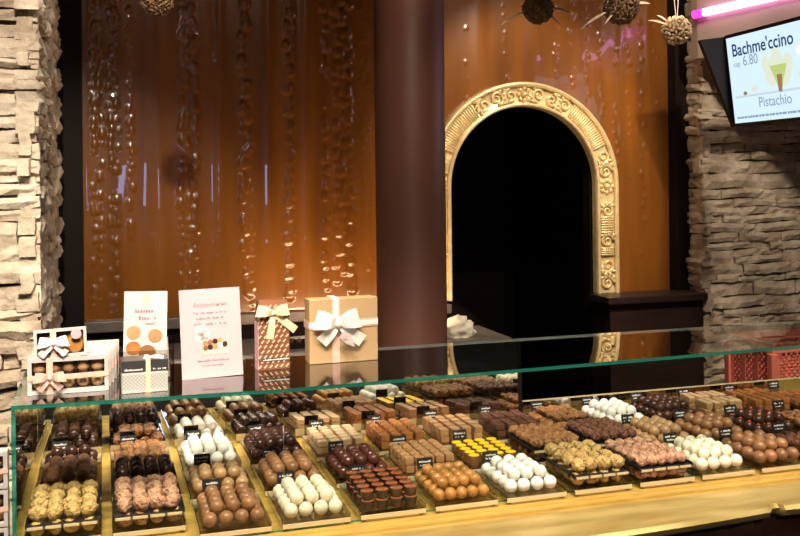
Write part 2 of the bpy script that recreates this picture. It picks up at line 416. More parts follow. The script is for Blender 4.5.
# gilded arch frame
arch = thing('arch_frame', 'gilded carved arch frame around the dark doorway', 'door frame', (AX, 3.70, rel(-.495)))
def arch_pt(t, r, y=0):
    """t runs 0..1 from the right foot over the top to the left foot; r is the distance from the arch's axis"""
    leg = AZ-rel(-.495); Ltot = 2*leg+PI*.383; s = t*Ltot
    if s < leg: return Vector((r, y, s)), Vector((1,0,0)), Vector((0,0,1))
    if s > leg+PI*.383:
        return Vector((-r, y, Ltot-s)), Vector((-1,0,0)), Vector((0,0,-1))
    a = (s-leg)/.383
    return Vector((r*math.cos(a), y, leg+r*math.sin(a))), Vector((math.cos(a),0,math.sin(a))), Vector((-math.sin(a),0,math.cos(a)))
def arch_band(name, prof, n=110):
    mb = MB(); rows = []
    for i in range(n+1):
        rows.append([mb.bm.verts.new(arch_pt(i/n, r, y)[0]) for r, y in prof])
    for a, c in zip(rows, rows[1:]):
        for k in range(len(prof)): mb.bm.faces.new((a[k], a[(k+1) % len(prof)], c[(k+1) % len(prof)], c[k]))
    mb.bm.faces.new(rows[0]); mb.bm.faces.new(rows[-1][::-1])
    return mb.build(name, 'goldleaf', arch, smooth=True, sharp=40)
arch_band('casing', [(RI,.022), (RI,-.012), (RI+.008,-.018), (RI+.02,-.010), (RO-.02,-.010), (RO-.008,-.018), (RO,-.012), (RO,.03)])
def circ(c, r, k=8): return [(c[0]+r*math.cos(2*PI*i/k), c[1]+r*math.sin(2*PI*i/k)) for i in range(k)]
arch_band('inner_bead', circ((RI+.008,-.020), .008)); arch_band('outer_bead', circ((RO-.009,-.022), .010))
def arch_local(t, u, v, y=-.014):
    """u across the band from its middle, v along it"""
    p, er, et = arch_pt(t, .383, y); return p + er*u + et*v
def scroll(t, flip, size=1., turn=1):
    mb = MB(); pts, rad = [], []
    for i in range(26):
        a = i/25*1.6*2*PI*.95; r = .030*size*(1-i/25*.82)
        pts.append(arch_local(t, flip*(r*math.cos(a)-.002), turn*(r*math.sin(a)), -.016)); rad.append(.0075*size*(1-i/25*.45))
    mb.tube(pts, rad, 8)
    for k in range(4):
        a = .5+k*.55; p0 = arch_local(t, flip*.028*size*math.cos(a), turn*.028*size*math.sin(a), -.018); p1 = arch_local(t, flip*.047*size*math.cos(a+.5), turn*.047*size*math.sin(a+.5), -.014)
        mb.tube([p0, (p0+p1)/2+Vector((0,-.004,0)), p1], [.006*size, .006*size, .001], 6)
    mb.build('scroll', 'goldleaf', arch, smooth=True)
def rosette(t):
    mb = MB()
    for k in range(8):
        a = k*PI/4; c = arch_local(t, .026*math.cos(a), .026*math.sin(a), -.014)
        vs = mb.ico(.012, (0,0,0), 1, (1,.7,1))
        for v in vs: v.co = v.co + c
    vs = mb.ico(.013, (0,0,0), 2)
    c = arch_local(t, 0, 0, -.018)
    for v in vs: v.co += c
    mb.build('rosette', 'goldleaf', arch, smooth=True)
def fluting(t0, t1, n):
    mb = MB()
    for i in range(n):
        t = t0+(t1-t0)*(i+.5)/n
        mb.tube([arch_local(t, -.034, 0, -.011), arch_local(t, -.028, 0, -.018), arch_local(t, .028, 0, -.018), arch_local(t, .034, 0, -.011)], [.002,.0050,.0050,.002], 6)
    mb.build('fluting', 'goldleaf', arch, smooth=True)
for t, fl, tu in ((.02,1,1), (.055,-1,-1), (.105,1,1), (.165,-1,1), (.245,1,1), (.275,-1,-1), (.44,1,-1), (.47,-1,1), (.53,1,1), (.56,-1,-1), (.41,-1,1), (.59,1,1), (.74,1,1), (.78,-1,-1), (.90,1,1), (.96,-1,1)): scroll(t, fl, 1.05, tu)
for t in (.5, .215, .785): rosette(t)
fluting(.12, .155, 7); fluting(.295, .395, 20); fluting(.61, .71, 20); fluting(.82, .88, 12); fluting(.075, .092, 4)
# wall cabinet under the right foot of the arch
wc = thing('wall_cabinet', 'dark wooden cabinet with ledge below the right foot of the gold arch', 'cabinet', (2.0, 3.5, 0))
b = MB(); b.box(.012, .462, .06, .22, 0, rel(-.527), bevel=.004); b.build('body', 'darkwood', wc)
b = MB(); b.box(-.012, .466, .03, .20, rel(-.527), rel(-.4955), bevel=.005); b.build('ledge', 'darkwood', wc)

# ------------------------------------------------------------------ column
b = MB(); b.lathe([(.135,0), (.135,.12), (.118,.14), (.1125,.15), (.1125,2.95)], 64, (.9425, 2.93, 0))
structure('column', b, 'columnpaint', smooth=True, sharp=40)
# back counter along the wall
bc = thing('back_counter', 'dark back counter with a grey top running behind the column', 'counter', (-.06, 3.34, 0))
b = MB(); b.box(0, 1.50, .03, .33, 0, rel(-.63)); b.build('body', 'blackwood', bc)
b = MB(); b.box(0, 1.53, 0, .335, rel(-.63), rel(-.60), bevel=.004); b.build('worktop', 'greytop', bc)
for i in range(3):
    b = MB(); b.box(.03+i*.49, .49+i*.49, .015, .03, .12, rel(-.65), bevel=.004); d = b.build('door', 'darkwood', bc)
    b = MB(); b.tube([(.42+i*.49,.013,.6), (.42+i*.49,-.012,.62), (.42+i*.49,-.012,.70), (.42+i*.49,.013,.72)], .005); b.build('handle', 'greytop', d, smooth=True)

# ------------------------------------------------------------------ display counter
BED = rel(-.59)
XL, XR = -.142, 2.35
dc = thing('display_counter', 'long brass-bedded chocolate display counter with a wavy gold front ledge', 'display counter', (0, 1.6, 0))
b = MB(); b.box(XL, XR, 0, .585, .08, BED-.03); b.build('cabinet', 'chocpanel', dc)
b = MB(); b.box(XL, XR, -.012, .575, BED-.03, BED, bevel=.002); b.build('bed', 'brass', dc)
b = MB(); b.box(XL, XR, -.034, -.012, BED-.022, BED-.001, bevel=.004); b.build('front_rail', 'brass', dc, smooth=True, sharp=40)
# gold ledge in front, its lip swelling and meeting in notches
def lip_y(x):
    ph = ((x-1.158) % .92)/.92
    return -.149-.024*math.sin(PI*ph)**.8 + (.012 if ph < .012 or ph > .988 else 0)
b = MB(); n = 150; xs = [XL+(XR-XL)*i/n for i in range(n+1)] + [1.158, 1.150, 1.166]; xs = sorted(xs); n = len(xs)-1
prof = lambda x: [(-.034, BED-.007), (lip_y(x)+.022, BED-.010), (lip_y(x)+.008, BED-.006), (lip_y(x), BED-.012), (lip_y(x)+.003, BED-.022), (lip_y(x)+.02, BED-.030), (-.034, BED-.030)]
rows = [[b.bm.verts.new((x, y, z)) for y, z in prof(x)] for x in xs]
for a, c in zip(rows, rows[1:]):
    for k in range(7): b.bm.faces.new((a[k], a[(k+1) % 7], c[(k+1) % 7], c[k]))
b.bm.faces.new(rows[0]); b.bm.faces.new(rows[-1][::-1]); b.build('ledge', 'goldtop', dc, smooth=True, sharp=50)
b = MB(); nx, nz = 260, 60; V = []
for k in range(nz+1):
    z = .08+(BED-.031-.08)*k/nz
    row = []
    for i in range(nx+1):
        x = XL+(XR-XL)*i/nx; w = .35+.65*abs(math.sin((x-1.158)/.92*PI))
        h = .020*abs(noise.noise((x*14, z*9, 1)))+.016*abs(noise.noise((x*34, z*30, 5)))
        row.append(b.bm.verts.new((x, -.105-.03*w-h, z)))
    V.append(row)
for k in range(nz):
    for i in range(nx): b.bm.faces.new((V[k][i], V[k][i+1], V[k+1][i+1], V[k+1][i]))
b.build('carved_front', 'chocpanel', dc, smooth=True)

gc = thing('glass_canopy', 'clear glass canopy with green edges standing over the chocolate trays', 'glass case', (0, 1.6, BED))
GT = .24                                   # glass top above the bed
KX, KY = .286, .004                        # the two panes meet at a slight angle
yl, yr = .028, .062
def fy(x): return KY+(yl-KY)*(KX-x)/(KX-XL) if x < KX else KY+(x-KX)*(yr-KY)/(1.366-KX)*.8
def by(x): return .333
b = MB(); b.prism([(XL, fy(XL)), (KX-.001, fy(KX)), (KX-.001, by(0)), (XL, by(0))], GT-.006, GT); p = b.build('top_pane', ['glass', 'glassedge', 'backedge'], gc)
b = MB(); b.prism([(KX+.001, fy(KX)), (XR, fy(XR)), (XR, by(0)), (KX+.001, by(0))], GT-.006, GT); q = b.build('top_pane', ['glass', 'glassedge', 'backedge'], gc)
b = MB(); b.slab([(XL, fy(XL), .001), (KX-.001, fy(KX), .001), (KX-.001, fy(KX), GT-.0065), (XL, fy(XL), GT-.0065)], (0,.006,0)); r1 = b.build('front_pane', ['frontglass', 'glassedge'], gc)
b = MB(); b.slab([(KX+.001, fy(KX), .001), (XR, fy(XR), .001), (XR, fy(XR), GT-.0065), (KX+.001, fy(KX), GT-.0065)], (0,.006,0)); r2 = b.build('front_pane', ['frontglass', 'glassedge'], gc)
b = MB(); b.box(XL, XL+.006, fy(XL)+.007, .553, .001, GT-.0065); r3 = b.build('side_pane', ['glass', 'glassedge'], gc)
for o in (p, q, r1, r2, r3):               # the narrow faces of each pane are the green edge
    ars = sorted(f.area for f in o.data.polygons); lim = ars[-2]*.5
    for f in o.data.polygons:
        if f.area < lim: f.material_index = 1
for o in (r1, r2):                         # vertical joints are polished nearly clear
    for f in o.data.polygons:
        if abs(f.normal.x) > .9 and f.center.x > XL+.1: f.material_index = 0
for o in (p, q):
    for f in o.data.polygons:
        if f.normal.y > .9: f.material_index = 2
        if (abs(f.normal.x) > .9 and abs(f.center.x-KX) < .05): f.material_index = 0
LEAN = Matrix.Translation((0,.556,.001)) @ Matrix.Rotation(-math.radians(2.7), 4, 'X') @ Matrix.Translation((0,-.556,-.001))
b = MB(); b.box(XL+.006, .966, .556, .562, .001, .190, m=LEAN); b.build('mirror', 'mirror', gc)
b = MB(); b.box(.966, .974, .553, .566, .001, .192, m=LEAN); b.build('mirror_edge', 'blackwood', gc)
b = MB(); b.box(.976, XR, .556, .562, .001, .044, m=LEAN); b.build('mirror', 'mirror', gc)
b = MB(); b.box(.976, XR, .5555, .5625, .044, .0462); b.build('mirror_edge', 'acryledge', gc)

# ------------------------------------------------------------------ chocolates (one of each kind, copied afterwards)
PROTO = {}; SC = .90
def proto(key, name, fn, m, smooth=True, sharp=None, extra=None):
    """fn(mb) makes the body with its base at z 0; extra = (part name, fn, material)"""
    mb = MB(); fn(mb); bmesh.ops.scale(mb.bm, vec=(SC,SC,SC), verts=mb.bm.verts[:]); o = mb.build(name, m, smooth=smooth, sharp=sharp)
    kids = []
    if extra:
        e = MB(); extra[1](e); bmesh.ops.scale(e.bm, vec=(SC,SC,SC), verts=e.bm.verts[:]); kids.append(e.build(extra[0], extra[2], o, smooth=True, sharp=40))
    PROTO[key] = (o, kids, [False])
def rough_ball(r, amp, fr, sc=(1,1,1), sub=3, seed=0):
    def f(mb):
        vs = mb.ico(r, (0,0,0), sub)
        for v in vs:
            n = v.co.normalized(); k = 1+amp*noise.noise((n.x*fr+seed, n.y*fr, n.z*fr))+amp*.5*noise.noise((n.x*fr*2.3, n.y*fr*2.3+seed, n.z*fr*2.3))
            v.co = Vector((n.x*sc[0], n.y*sc[1], n.z*sc[2]))*r*k
        zmin = min(v.co.z for v in vs)
        for v in vs: v.co.z -= zmin
    return f
def nest(r, seed, sc=(1,1.1,.95), amp=.16, slivers=0):
    def f(mb):
        rough_ball(r*.93, amp, 3.2, sc, 3, seed)(mb)
        rnd = random.Random(seed)
        for k in range(slivers):
            a, e = rnd.uniform(0, 2*PI), rnd.uniform(-.1, 1.2); n = Vector((math.cos(a)*math.cos(e)*sc[0], math.sin(a)*math.cos(e)*sc[1], math.sin(e)*sc[2]))
            t = n.orthogonal().normalized(); t.rotate(Matrix.Rotation(rnd.uniform(0, 6), 3, n.normalized()))
            c = n*r*.95+Vector((0,0,r*.9)); d = (t+n*.35).normalized()*rnd.uniform(.004, .007)
            mb.tube([c-d, c, c+d], [.0006,.0013,.0005], 4)
    return f
def cup(r0, r1, h):
    def f(mb): mb.lathe([(r0,0), (r0+.0005,.001), (r1,h-.001), (r1,h), (r1-.0018,h)], 20)
    return f
def lid(r, z, h):
    def f(mb): mb.lathe([(r,z), (r,z+h*.6), (r*.85,z+h), (r*.02,z+h*1.05)], 20)
    return f
def block(x, y, z, bev=.002):
    def f(mb): mb.box(-x/2, x/2, -y/2, y/2, 0, z, bevel=bev)
    return f
def ridged_bar(x, y, z):
    def f(mb):
        mb.box(-x/2, x/2, -y/2, y/2, 0, z, bevel=.0025)
        for k in range(4):
            c = -y/2+y*(k+.5)/4; mb.tube([(-x*.36,c-.002,z), (0,c,z+.0012), (x*.36,c+.002,z)], .0012, 5)
    return f
def cluster(r, seed):
    def f(mb):
        rnd = random.Random(seed)
        for k in range(9):
            a = rnd.uniform(0, 2*PI); q = rnd.uniform(.2, .62)*r
            mb.ico(r*rnd.uniform(.42, .58), (q*math.cos(a), q*math.sin(a)*1.1, r*rnd.uniform(.5, 1.15)), 2, (1,1.15,.85))
    return f
R = .0136
proto('white', 'white_truffle', rough_ball(R, .05, 2.2, seed=1), 'white_choc')
proto('ivory', 'ivory_truffle', rough_ball(R, .05, 2.2, seed=2), 'ivory_choc')
proto('milk', 'milk_truffle', rough_ball(R, .03, 2, (1,1.05,1), seed=3), 'milk_choc')
proto('tan', 'striped_truffle', rough_ball(R, .02, 2, (1,1.1,1), seed=4), 'tan_choc')
proto('cocoa', 'cocoa_truffle', rough_ball(R, .06, 3, (.98,1.1,1), seed=5), 'cocoa_choc')
proto('dark', 'dark_truffle', rough_ball(R, .02, 2, seed=6), 'dark_choc')
proto('plum', 'ruby_truffle', rough_ball(R, .015, 2, seed=7), 'plum_choc')
proto('caramel', 'caramel_ball', rough_ball(.0120, .02, 2, seed=8), 'caramel_choc')
proto('egg', 'milk_egg', rough_ball(R, .01, 2, (1,1.18,1), seed=9), 'tan_choc')
proto('browneg', 'brown_egg', rough_ball(R, .01, 2, (1,1.25,1.02), seed=10), 'milk_choc')
proto('yellow_nest', 'almond_nest', nest(.0158, 11, (.86,1.18,1.0), .2, slivers=34), 'flake_yellow')
proto('pink_nest', 'pink_almond_nest', nest(.0158, 12, (.86,1.15,1.0), .2, slivers=20), 'flake_pink')
proto('nut', 'nut_cluster', cluster(.0142, 13), 'nut_choc')
proto('coco', 'coconut_cluster', nest(.0138, 14, (1,1.2,.95), .14, 8), 'nut_choc')
proto('pink_coco', 'pink_coconut_cluster', nest(.0136, 15, (1,1.1,.95), .18, 10), 'flake_pink')
proto('dark_coco', 'dark_coconut_cluster', nest(.0132, 16, (1,1.1,.95), .2, 14), 'flake_dark')
proto('cup', 'copper_cup', cup(.0098, .0132, .017), 'dark_choc', sharp=35, extra=('glaze', lid(.0126, .0168, .0022), 'copper_glaze'))
proto('ycup', 'yellow_topped_cup', cup(.0102, .0128, .022), 'milk_choc', sharp=35, extra=('icing', lid(.0120, .0218, .0020), 'yellow_icing'))
proto('beige', 'beige_praline', block(.0220,.0225,.0150), 'beige_cube', smooth=False, extra=('base', block(.0226,.0231,.0040,.0006), 'tan_cube'))
proto('tanc', 'tan_praline', ridged_bar(.0192,.0215,.0155), 'tan_cube', smooth=True, sharp=35)
proto('orangec', 'orange_brown_praline', ridged_bar(.0212,.0225,.0155), 'orange_cube', smooth=True, sharp=35)
proto('lightbar', 'light_brown_bar', block(.0205,.0300,.0160), 'tan_cube', smooth=False)
proto('darkbar', 'dark_chocolate_bar', ridged_bar(.0230,.0560,.0150), 'cocoa_bar', smooth=True, sharp=35)
proto('creambar', 'cream_topped_bar', block(.0188,.0560,.0150), 'tan_choc', smooth=False, extra=('topping', lambda m: m.box(-.0090,.0090,-.0272,.0272,.0148,.0185, bevel=.0012), 'beige_cube'))
proto('orangebar', 'orange_brown_bar', ridged_bar(.0215,.0400,.0160), 'orange_cube', smooth=True, sharp=35)
proto('reddot', 'red_dotted_truffle', rough_ball(R, .01, 2, seed=17), 'dark_choc', extra=('crumb', lambda m: m.ico(.0045, (0,-.002,.0262), 2, (1,1,.5)), 'red_dot'))
SIZE = {'caramel': .0250, 'cup': .0265, 'ycup': .0262, 'beige': .0262, 'tanc': .0245, 'orangec': .0245}
crnd = random.Random(21)
def choc(key, x, y, z, label, group, rz=None, tilt=0):
    o, kids, used = PROTO[key]
    if not used[0]: used[0] = True; c = o
    else:
        c = o.copy(); COL.objects.link(c)
        for k in kids:
            kc = k.copy(); COL.objects.link(kc); kc.parent = c
    c.location = (x, y, z); c.rotation_euler = (tilt, crnd.uniform(-.06, .06) if tilt else 0, crnd.uniform(-.12, .12) if rz is None else rz)
    return tag(c, label, 'chocolate', group)

TRAY_LABEL_GROUP = 'clear trays set out on the brass bed'
def tray(col, y0, y1, what, rows, pos, liner=False, card=True, w=.118):
    """one clear tray with its chocolates; rows = list of (kind key, how many across, how many deep, layers, phrase)"""
    x0 = .283+(col-4)*.1365; x1 = x0+w; zt = BED+.0115
    t = thing('chocolate_tray', 'clear tray of %s, %s' % (what, pos), 'tray', ((x0+x1)/2, (y0+y1)/2, BED), 0, TRAY_LABEL_GROUP)
    hx, hy = w/2, (y1-y0)/2
    b = MB(); b.box(-hx, hx, -hy, hy, .006, .0115); b.build('base', 'acrylic', t)
    b = MB(); b.box(-hx, hx, -hy-.0018, -hy, .0045, .0118); b.build('front_edge', 'acryledge', t)
    b = MB(); b.box(-hx, hx, hy, hy+.0015, .004, .020); b.build('back_edge', 'acryledge' if not liner else 'acrylic', t)
    for s in (-1, 1):
        b = MB(); b.box(s*hx-.0008, s*hx+.0008, -hy, hy, .004, .019); b.build('side_edge', 'acrylic', t)
        for q in (-1, 1):
            b = MB(); b.lathe([(.004,.0), (.004,.006)], 10, (s*(hx-.006), q*(hy-.006), 0)); b.build('foot', 'acrylic', t)
    ny = sum(r[2] for r in rows); yy = y1
    lift = 0
    if liner:
        b = MB(); b.box(-hx+.001, hx-.001, -hy+.002, hy-.002, .0335, .0350)
        b.box(-hx+.001, -hx+.002, -hy+.002, hy-.002, .0335, .040); b.box(hx-.002, hx-.001, -hy+.002, hy-.002, .0335, .040)
        b.build('liner', 'paper_black', t)
        b = MB()
        for i in range(4): b.box(-hx+.004+i*(w-.006)/4, -hx+.004+(i+.86)*(w-.006)/4, -hy-.0002, -hy+.002, .0312, .0355)
        b.build('liner_rim', 'acryledge', t)
    for (key, na, nd, layers, phrase) in rows:
        lab = '%s in tray %s' % (phrase, pos); grp = '%s on the tray %s' % (phrase, pos)
        d = SIZE.get(key, .0272); dy = (y1-y0-.004-(.004 if liner else .013))/ny
        dx = (w-.012)/na
        for L in range(layers):
            cubic = key in ('beige','tanc','orangec','lightbar','darkbar','creambar','orangebar','cup','ycup')
            hz = {'cup':.0195,'ycup':.0245,'beige':.0158,'tanc':.0172,'orangec':.0172,'lightbar':.0167,'darkbar':.0165,'creambar':.0187,'orangebar':.0172}.get(key, .0)*SC
            if liner: z = zt + (.0235 if L == 1 else 0)
            else: z = zt + (L*hz if cubic else L*.0168)
            shift = L and not cubic and not liner
            for i in range(na-(1 if shift else 0)):
                for j in range(nd-(1 if shift and nd > 1 else 0)):
                    if liner and L == 0 and 0 < j < nd-1 and 0 < i < na-1: continue       # hidden under the liner
                    if not liner and L == 0 and layers > 1 and 0 < j < nd-1 and 0 < i < na-1: continue   # buried in the pile
                    x = x0+.006+dx*(i+.5+(.5 if shift else 0)); y = yy-.002-dy*(j+.5+(.5 if shift and nd > 1 else 0))
                    zz = z+(.0005 if not L else 0)
                    jx, jy = crnd.uniform(-.0006,.0006), crnd.uniform(-.0006,.0006)
                    choc(key, x+jx, y+jy, zz, lab, grp, rz=(crnd.uniform(-3,3) if key in ('white','ivory','yellow_nest','pink_nest','nut','coco','pink_coco','dark_coco') and not cubic else None))
        yy -= dy*nd
    if card:
        cx = x0+.036; cy = y1+.009
        k = thing('price_card', 'black price card behind %s, %s' % (what, pos), 'price card', (cx, cy, BED), 0, 'black price cards on the brass bed')
        tilt = Matrix.Translation((0,0,.030)) @ Matrix.Rotation(-.22, 4, 'X')
        b = MB(); b.box(-.016, .016, -.0008, .0004, 0, .020, m=tilt); cd = b.build('card', 'card', k)
        b = MB(); rr_ = random.Random(col*7+int(y0*100)); scribble(b, -.012, .012, .0115, .0040, -.0009, rr_, .12); scribble(b, -.010, .009, .0050, .0034, -.0009, rr_, .15)
        for v in b.bm.verts: v.co = tilt @ v.co
        b.build('lettering', 'chalk', cd)
        b = MB(); b.box(-.016, .016, .0006, .0018, -.030, .021, m=tilt); b.box(-.016, .016, -.006, .008, 0, .0015); b.build('holder', 'acrylic', k)

FR, MI, BA = (1.603, 1.757), (1.785, 1.928), (1.967, 2.118)
tray(1, 1.655, 1.815, 'yellow almond nests', [('yellow_nest',4,4,2,'yellow almond flake nest')], 'nearest the left glass end', liner=True, card=False)
tray(1, 1.855, 2.122, 'cocoa dusted truffle logs', [('dark',4,2,2,'dark truffle'), ('cocoa',4,5,2,'cocoa dusted brown truffle')], 'against the mirror at the left glass end')
tray(2, 1.655, 1.815, 'pink almond nests', [('pink_nest',4,4,2,'pinkish almond flake nest')], 'second from the left glass end', liner=True, card=False)
tray(2, 1.845, 1.952, 'glossy dark truffles', [('dark',4,3,2,'glossy dark truffle')], 'behind the pink almond nests', liner=True, card=False)
tray(2, 1.974, 2.122, 'orange brown nut clusters', [('nut',4,5,2,'orange brown nut cluster')], 'behind the small tray of dark truffles')
tray(3, *FR, 'brown milk truffles', [('milk',4,5,2,'brown milk truffle')], 'right of the pink almond nests')
tray(3, *MI, 'mixed milk truffles', [('milk',4,1,1,'plain milk truffle'), ('tan',4,3,2,'light milk truffle')], 'between the white and the brown truffles')
tray(3, *BA, 'white truffles', [('white',4,5,2,'snowy white truffle')], 'at the mirror behind the mixed truffles')
tray(4, *FR, 'ivory truffles', [('ivory',4,5,2,'ivory white truffle')], 'left of the copper topped cups')
tray(4, *MI, 'reddish milk truffles', [('milk',4,5,2,'reddish milk truffle')], 'between the ivory and dark truffles')
tray(4, *BA, 'dark brown truffles', [('dark',5,5,2,'dark brown ball truffle')], 'at the mirror left of the beige pralines')
tray(5, *FR, 'copper topped chocolate cups', [('cup',4,5,2,'dark cup with copper glaze')], 'between ivory truffles and caramel balls')
tray(5, *MI, 'dark ruby truffles', [('plum',4,5,2,'dark ruby truffle')], 'behind the copper topped cups')
tray(5, *BA, 'beige praline squares', [('beige',4,5,2,'beige praline square')], 'behind the dark ruby truffles')
tray(6, *FR, 'golden caramel balls', [('caramel',5,5,2,'golden caramel ball')], 'left of the large white truffle pile')
tray(6, *MI, 'tan praline cubes', [('tanc',5,5,2,'tan praline cube')], 'behind the golden caramel balls')
tray(6, *BA, 'orange brown praline cubes', [('orangec',4,5,2,'orange brown praline cube')], 'behind the tan praline cubes')
tray(7, *FR, 'pure white truffles', [('white',4,5,2,'pure white truffle')], 'between caramel balls and almond nests')
tray(7, *MI, 'yellow topped cups', [('ycup',4,5,1,'brown cup with yellow icing')], 'behind the pure white truffles')
tray(7, *BA, 'light brown bars', [('lightbar',4,4,2,'light brown chocolate bar')], 'behind the yellow topped cups')
tray(8, *FR, 'yellow almond nests on black paper', [('yellow_nest',4,4,2,'golden almond flake nest')], 'left of the pink coconut clusters', liner=True, card=False)
tray(8, *MI, 'brown coconut clusters', [('coco',5,5,2,'brown coconut cluster')], 'behind the raised golden almond nests', liner=True, card=False)
tray(8, *BA, 'dark ridged bars', [('darkbar',4,2,2,'dark ridged chocolate bar')], 'at the end of the tall mirror')
tray(9, *FR, 'pink coconut clusters', [('pink_coco',5,5,2,'pinkish coconut cluster')], 'between almond nests and ivory truffles', liner=True, card=False)
tray(9, *MI, 'dark coconut clusters', [('dark_coco',5,5,2,'dark coconut cluster')], 'behind the raised pink coconut clusters', liner=True, card=False)
tray(9, *BA, 'light brown nut clusters', [('nut',5,5,2,'light brown nut cluster')], 'right of the dark ridged bars')
tray(10, *FR, 'cream coloured truffles', [('ivory',4,5,2,'large cream coloured truffle')], 'right of the pink coconut clusters')
tray(10, *MI, 'tan milk eggs', [('egg',4,5,2,'tan milk chocolate egg')], 'behind the cream coloured truffles')
tray(10, *BA, 'chalk white truffles', [('white',4,5,2,'chalk white truffle')], 'at the low mirror behind the tan eggs')
tray(11, *FR, 'brown chocolate eggs', [('browneg',4,4,2,'glossy brown chocolate egg')], 'right of the cream coloured truffles')
tray(11, *MI, 'warm brown eggs', [('browneg',4,4,2,'warm brown chocolate egg')], 'behind the glossy brown eggs')
tray(11, *BA, 'dark glossy balls', [('dark',5,5,2,'dark glossy ball')], 'at the low mirror right of the white truffles')
tray(12, *FR, 'dark nut clusters', [('dark_coco',4,5,1,'dark nut cluster')], 'at the right end of the front row')
tray(12, *MI, 'red dotted dark truffles', [('reddot',4,4,2,'dark truffle with red crumbs')], 'right of the warm brown eggs')
tray(12, *BA, 'cream topped bars', [('creambar',5,2,2,'cream topped bar')], 'at the low mirror right of the dark balls')
tray(13, *MI, 'reddish nut clusters', [('nut',4,5,1,'reddish nut cluster')], 'right of the red dotted truffles')
tray(13, *BA, 'orange brown bars', [('orangebar',4,3,2,'orange brown ridged bar')], 'right of the cream topped bars')
tray(14, *BA, 'orange brown squares', [('orangec',4,5,1,'orange brown ridged square')], 'farthest right along the low mirror')

# ------------------------------------------------------------------ goods on the glass top
ZG = rel(-.35)+.0005
def bow(mb, c, s, w, up=0., tails=((-1,-1.3),(1,-1.1)), face=-1):
    """a tied bow standing on a face that looks towards -y: two loops, a knot and two tails"""
    c = Vector(c)
    for sd in (-1, 1):
        pts, wd = [], []
        for i in range(15):
            q = i/7 if i <= 7 else (14-i)/7; fr = i <= 7
            pts.append(c+Vector((sd*s*q, face*(.002+(.34*s*math.sin(PI*min(q*1.02,1)) if fr else .001)), s*(.28+up)*q+(0 if fr else .10*s*math.sin(PI*q)))))
            wd.append(w*(.45+1.15*q**.8))
        mb.strip(pts, wd, Vector((-.30*sd,0,1)))
    for (tx, tz) in tails:
        pts = [c+Vector((tx*s*t, face*(.003+.10*s*math.sin(t*PI)), tz*s*t)) for t in (0,.25,.5,.75,1)]
        mb.strip(pts, [w*.5, w*.8, w*.95, w, w*1.05], Vector((1,0,-tx/tz if tz else 0)))
    vs = mb.ico(w*.42, (0,0,0), 2, (1,.6,1))
    for v in vs: v.co += c+Vector((0, face*.005, 0))

def gift_box(loc, label, group, rz=0):
    """upright white window box: frame, inner tray, two rows of five pralines behind the window, peach ribbon with bow"""
    W, H, D = .128, .060, .030
    t = thing('window_gift_box', label, 'gift box', loc, rz, group)
    b = MB(); f = .0065
    b.box(-W/2, W/2, 0, D, 0, f); b.box(-W/2, W/2, 0, D, H-f, H); b.box(-W/2, -W/2+f, 0, D, f, H-f); b.box(W/2-f, W/2, 0, D, f, H-f); b.box(-W/2, W/2, D-.001, D, f, H-f)
    b.build('carton', 'carton_white', t)
    b = MB(); b.box(-W/2+f, W/2-f, .022, .0285, f, H-f)
    for i in range(1, 5): b.box(-W/2+f+(W-2*f)*i/5-.0008, -W/2+f+(W-2*f)*i/5+.0008, .004, .022, f, H-f)
    b.box(-W/2+f, W/2-f, .004, .022, H/2-.0008, H/2+.0008); b.build('insert', 'chocpanel', t)
    for j in range(2):
        for i in range(5):
            b = MB(); x = -W/2+f+(W-2*f)*(i+.5)/5; z = f+(H-2*f)*(j+.5)/2
            b.ico(.0112, (x, .013, z), 3, (1,.75,1))
            if j == 0: b.lathe([(.0035,0), (.0045,.0012), (.0050,0)], 12, (0,0,0), cap=False)
            for v in b.bm.verts:
                if abs(v.co.y) < .0052 and v.co.z < .0014 and (v.co.x**2+v.co.y**2) < 3e-5 : v.co = Vector((x+v.co.x, .0052-v.co.z, z+v.co.y))
            b.build('praline', 'tan_choc', t, smooth=True)
    r = MB(); r.strip([(-W*.23,-.0006,0), (-W*.23,-.0012,H/2), (-W*.23,-.0006,H+.0006)], .010, (1,0,0)); r.strip([(-W/2-.0006,-.0006,H*.47), (0,-.0014,H*.47), (W/2+.0006,-.0006,H*.49)], .0085, (0,0,1))
    r.build('ribbon', 'ribbon_peach', t)
    r = MB(); bow(r, (-W*.23,-.002,H*.47), .024, .011, -.25, ((-.7,-.85),(.75,-.8))); r.build('bow', 'ribbon_peach', t, smooth=True, sharp=50)
    return t
g0 = gift_box((-.058, 1.694, ZG), 'white window box of ten pralines with peach bow, front of the glass top', 'white praline window boxes')
lab = ['second', 'third', 'fourth', 'rearmost']
for i in range(4):
    c = copy_tree(g0); c.location = (-.054+.005*i, 1.694+.0325*(i+1), ZG); c['label'] = 'white praline box standing %s in the row on the glass top' % lab[i]
for i in range(4):
    c = copy_tree(g0); c.location = (-.2185, 1.70, rel(-.6875)+.0625*i); c['label'] = 'white praline window box in the stack left of the glass case, %s' % ['lowest', 'second from below', 'second from top', 'topmost'][i]; c['group'] = 'stacked boxes left of the case'
pd = thing('pedestal', 'dark low pedestal under the stacked praline boxes beside the case', 'stand', (-.225, 1.715, 0))
b = MB(); b.box(-.07, .067, -.03, .03, .02, rel(-.7)+.009, bevel=.003); b.build('body', 'darkwood', pd)
b = MB(); b.box(-.074, .071, -.036, .034, rel(-.7)+.009, rel(-.688), bevel=.002); b.build('top', 'darkwood', pd)
b = MB(); b.box(-.066, .064, -.026, .026, 0, .02); b.build('plinth', 'blackwood', pd)

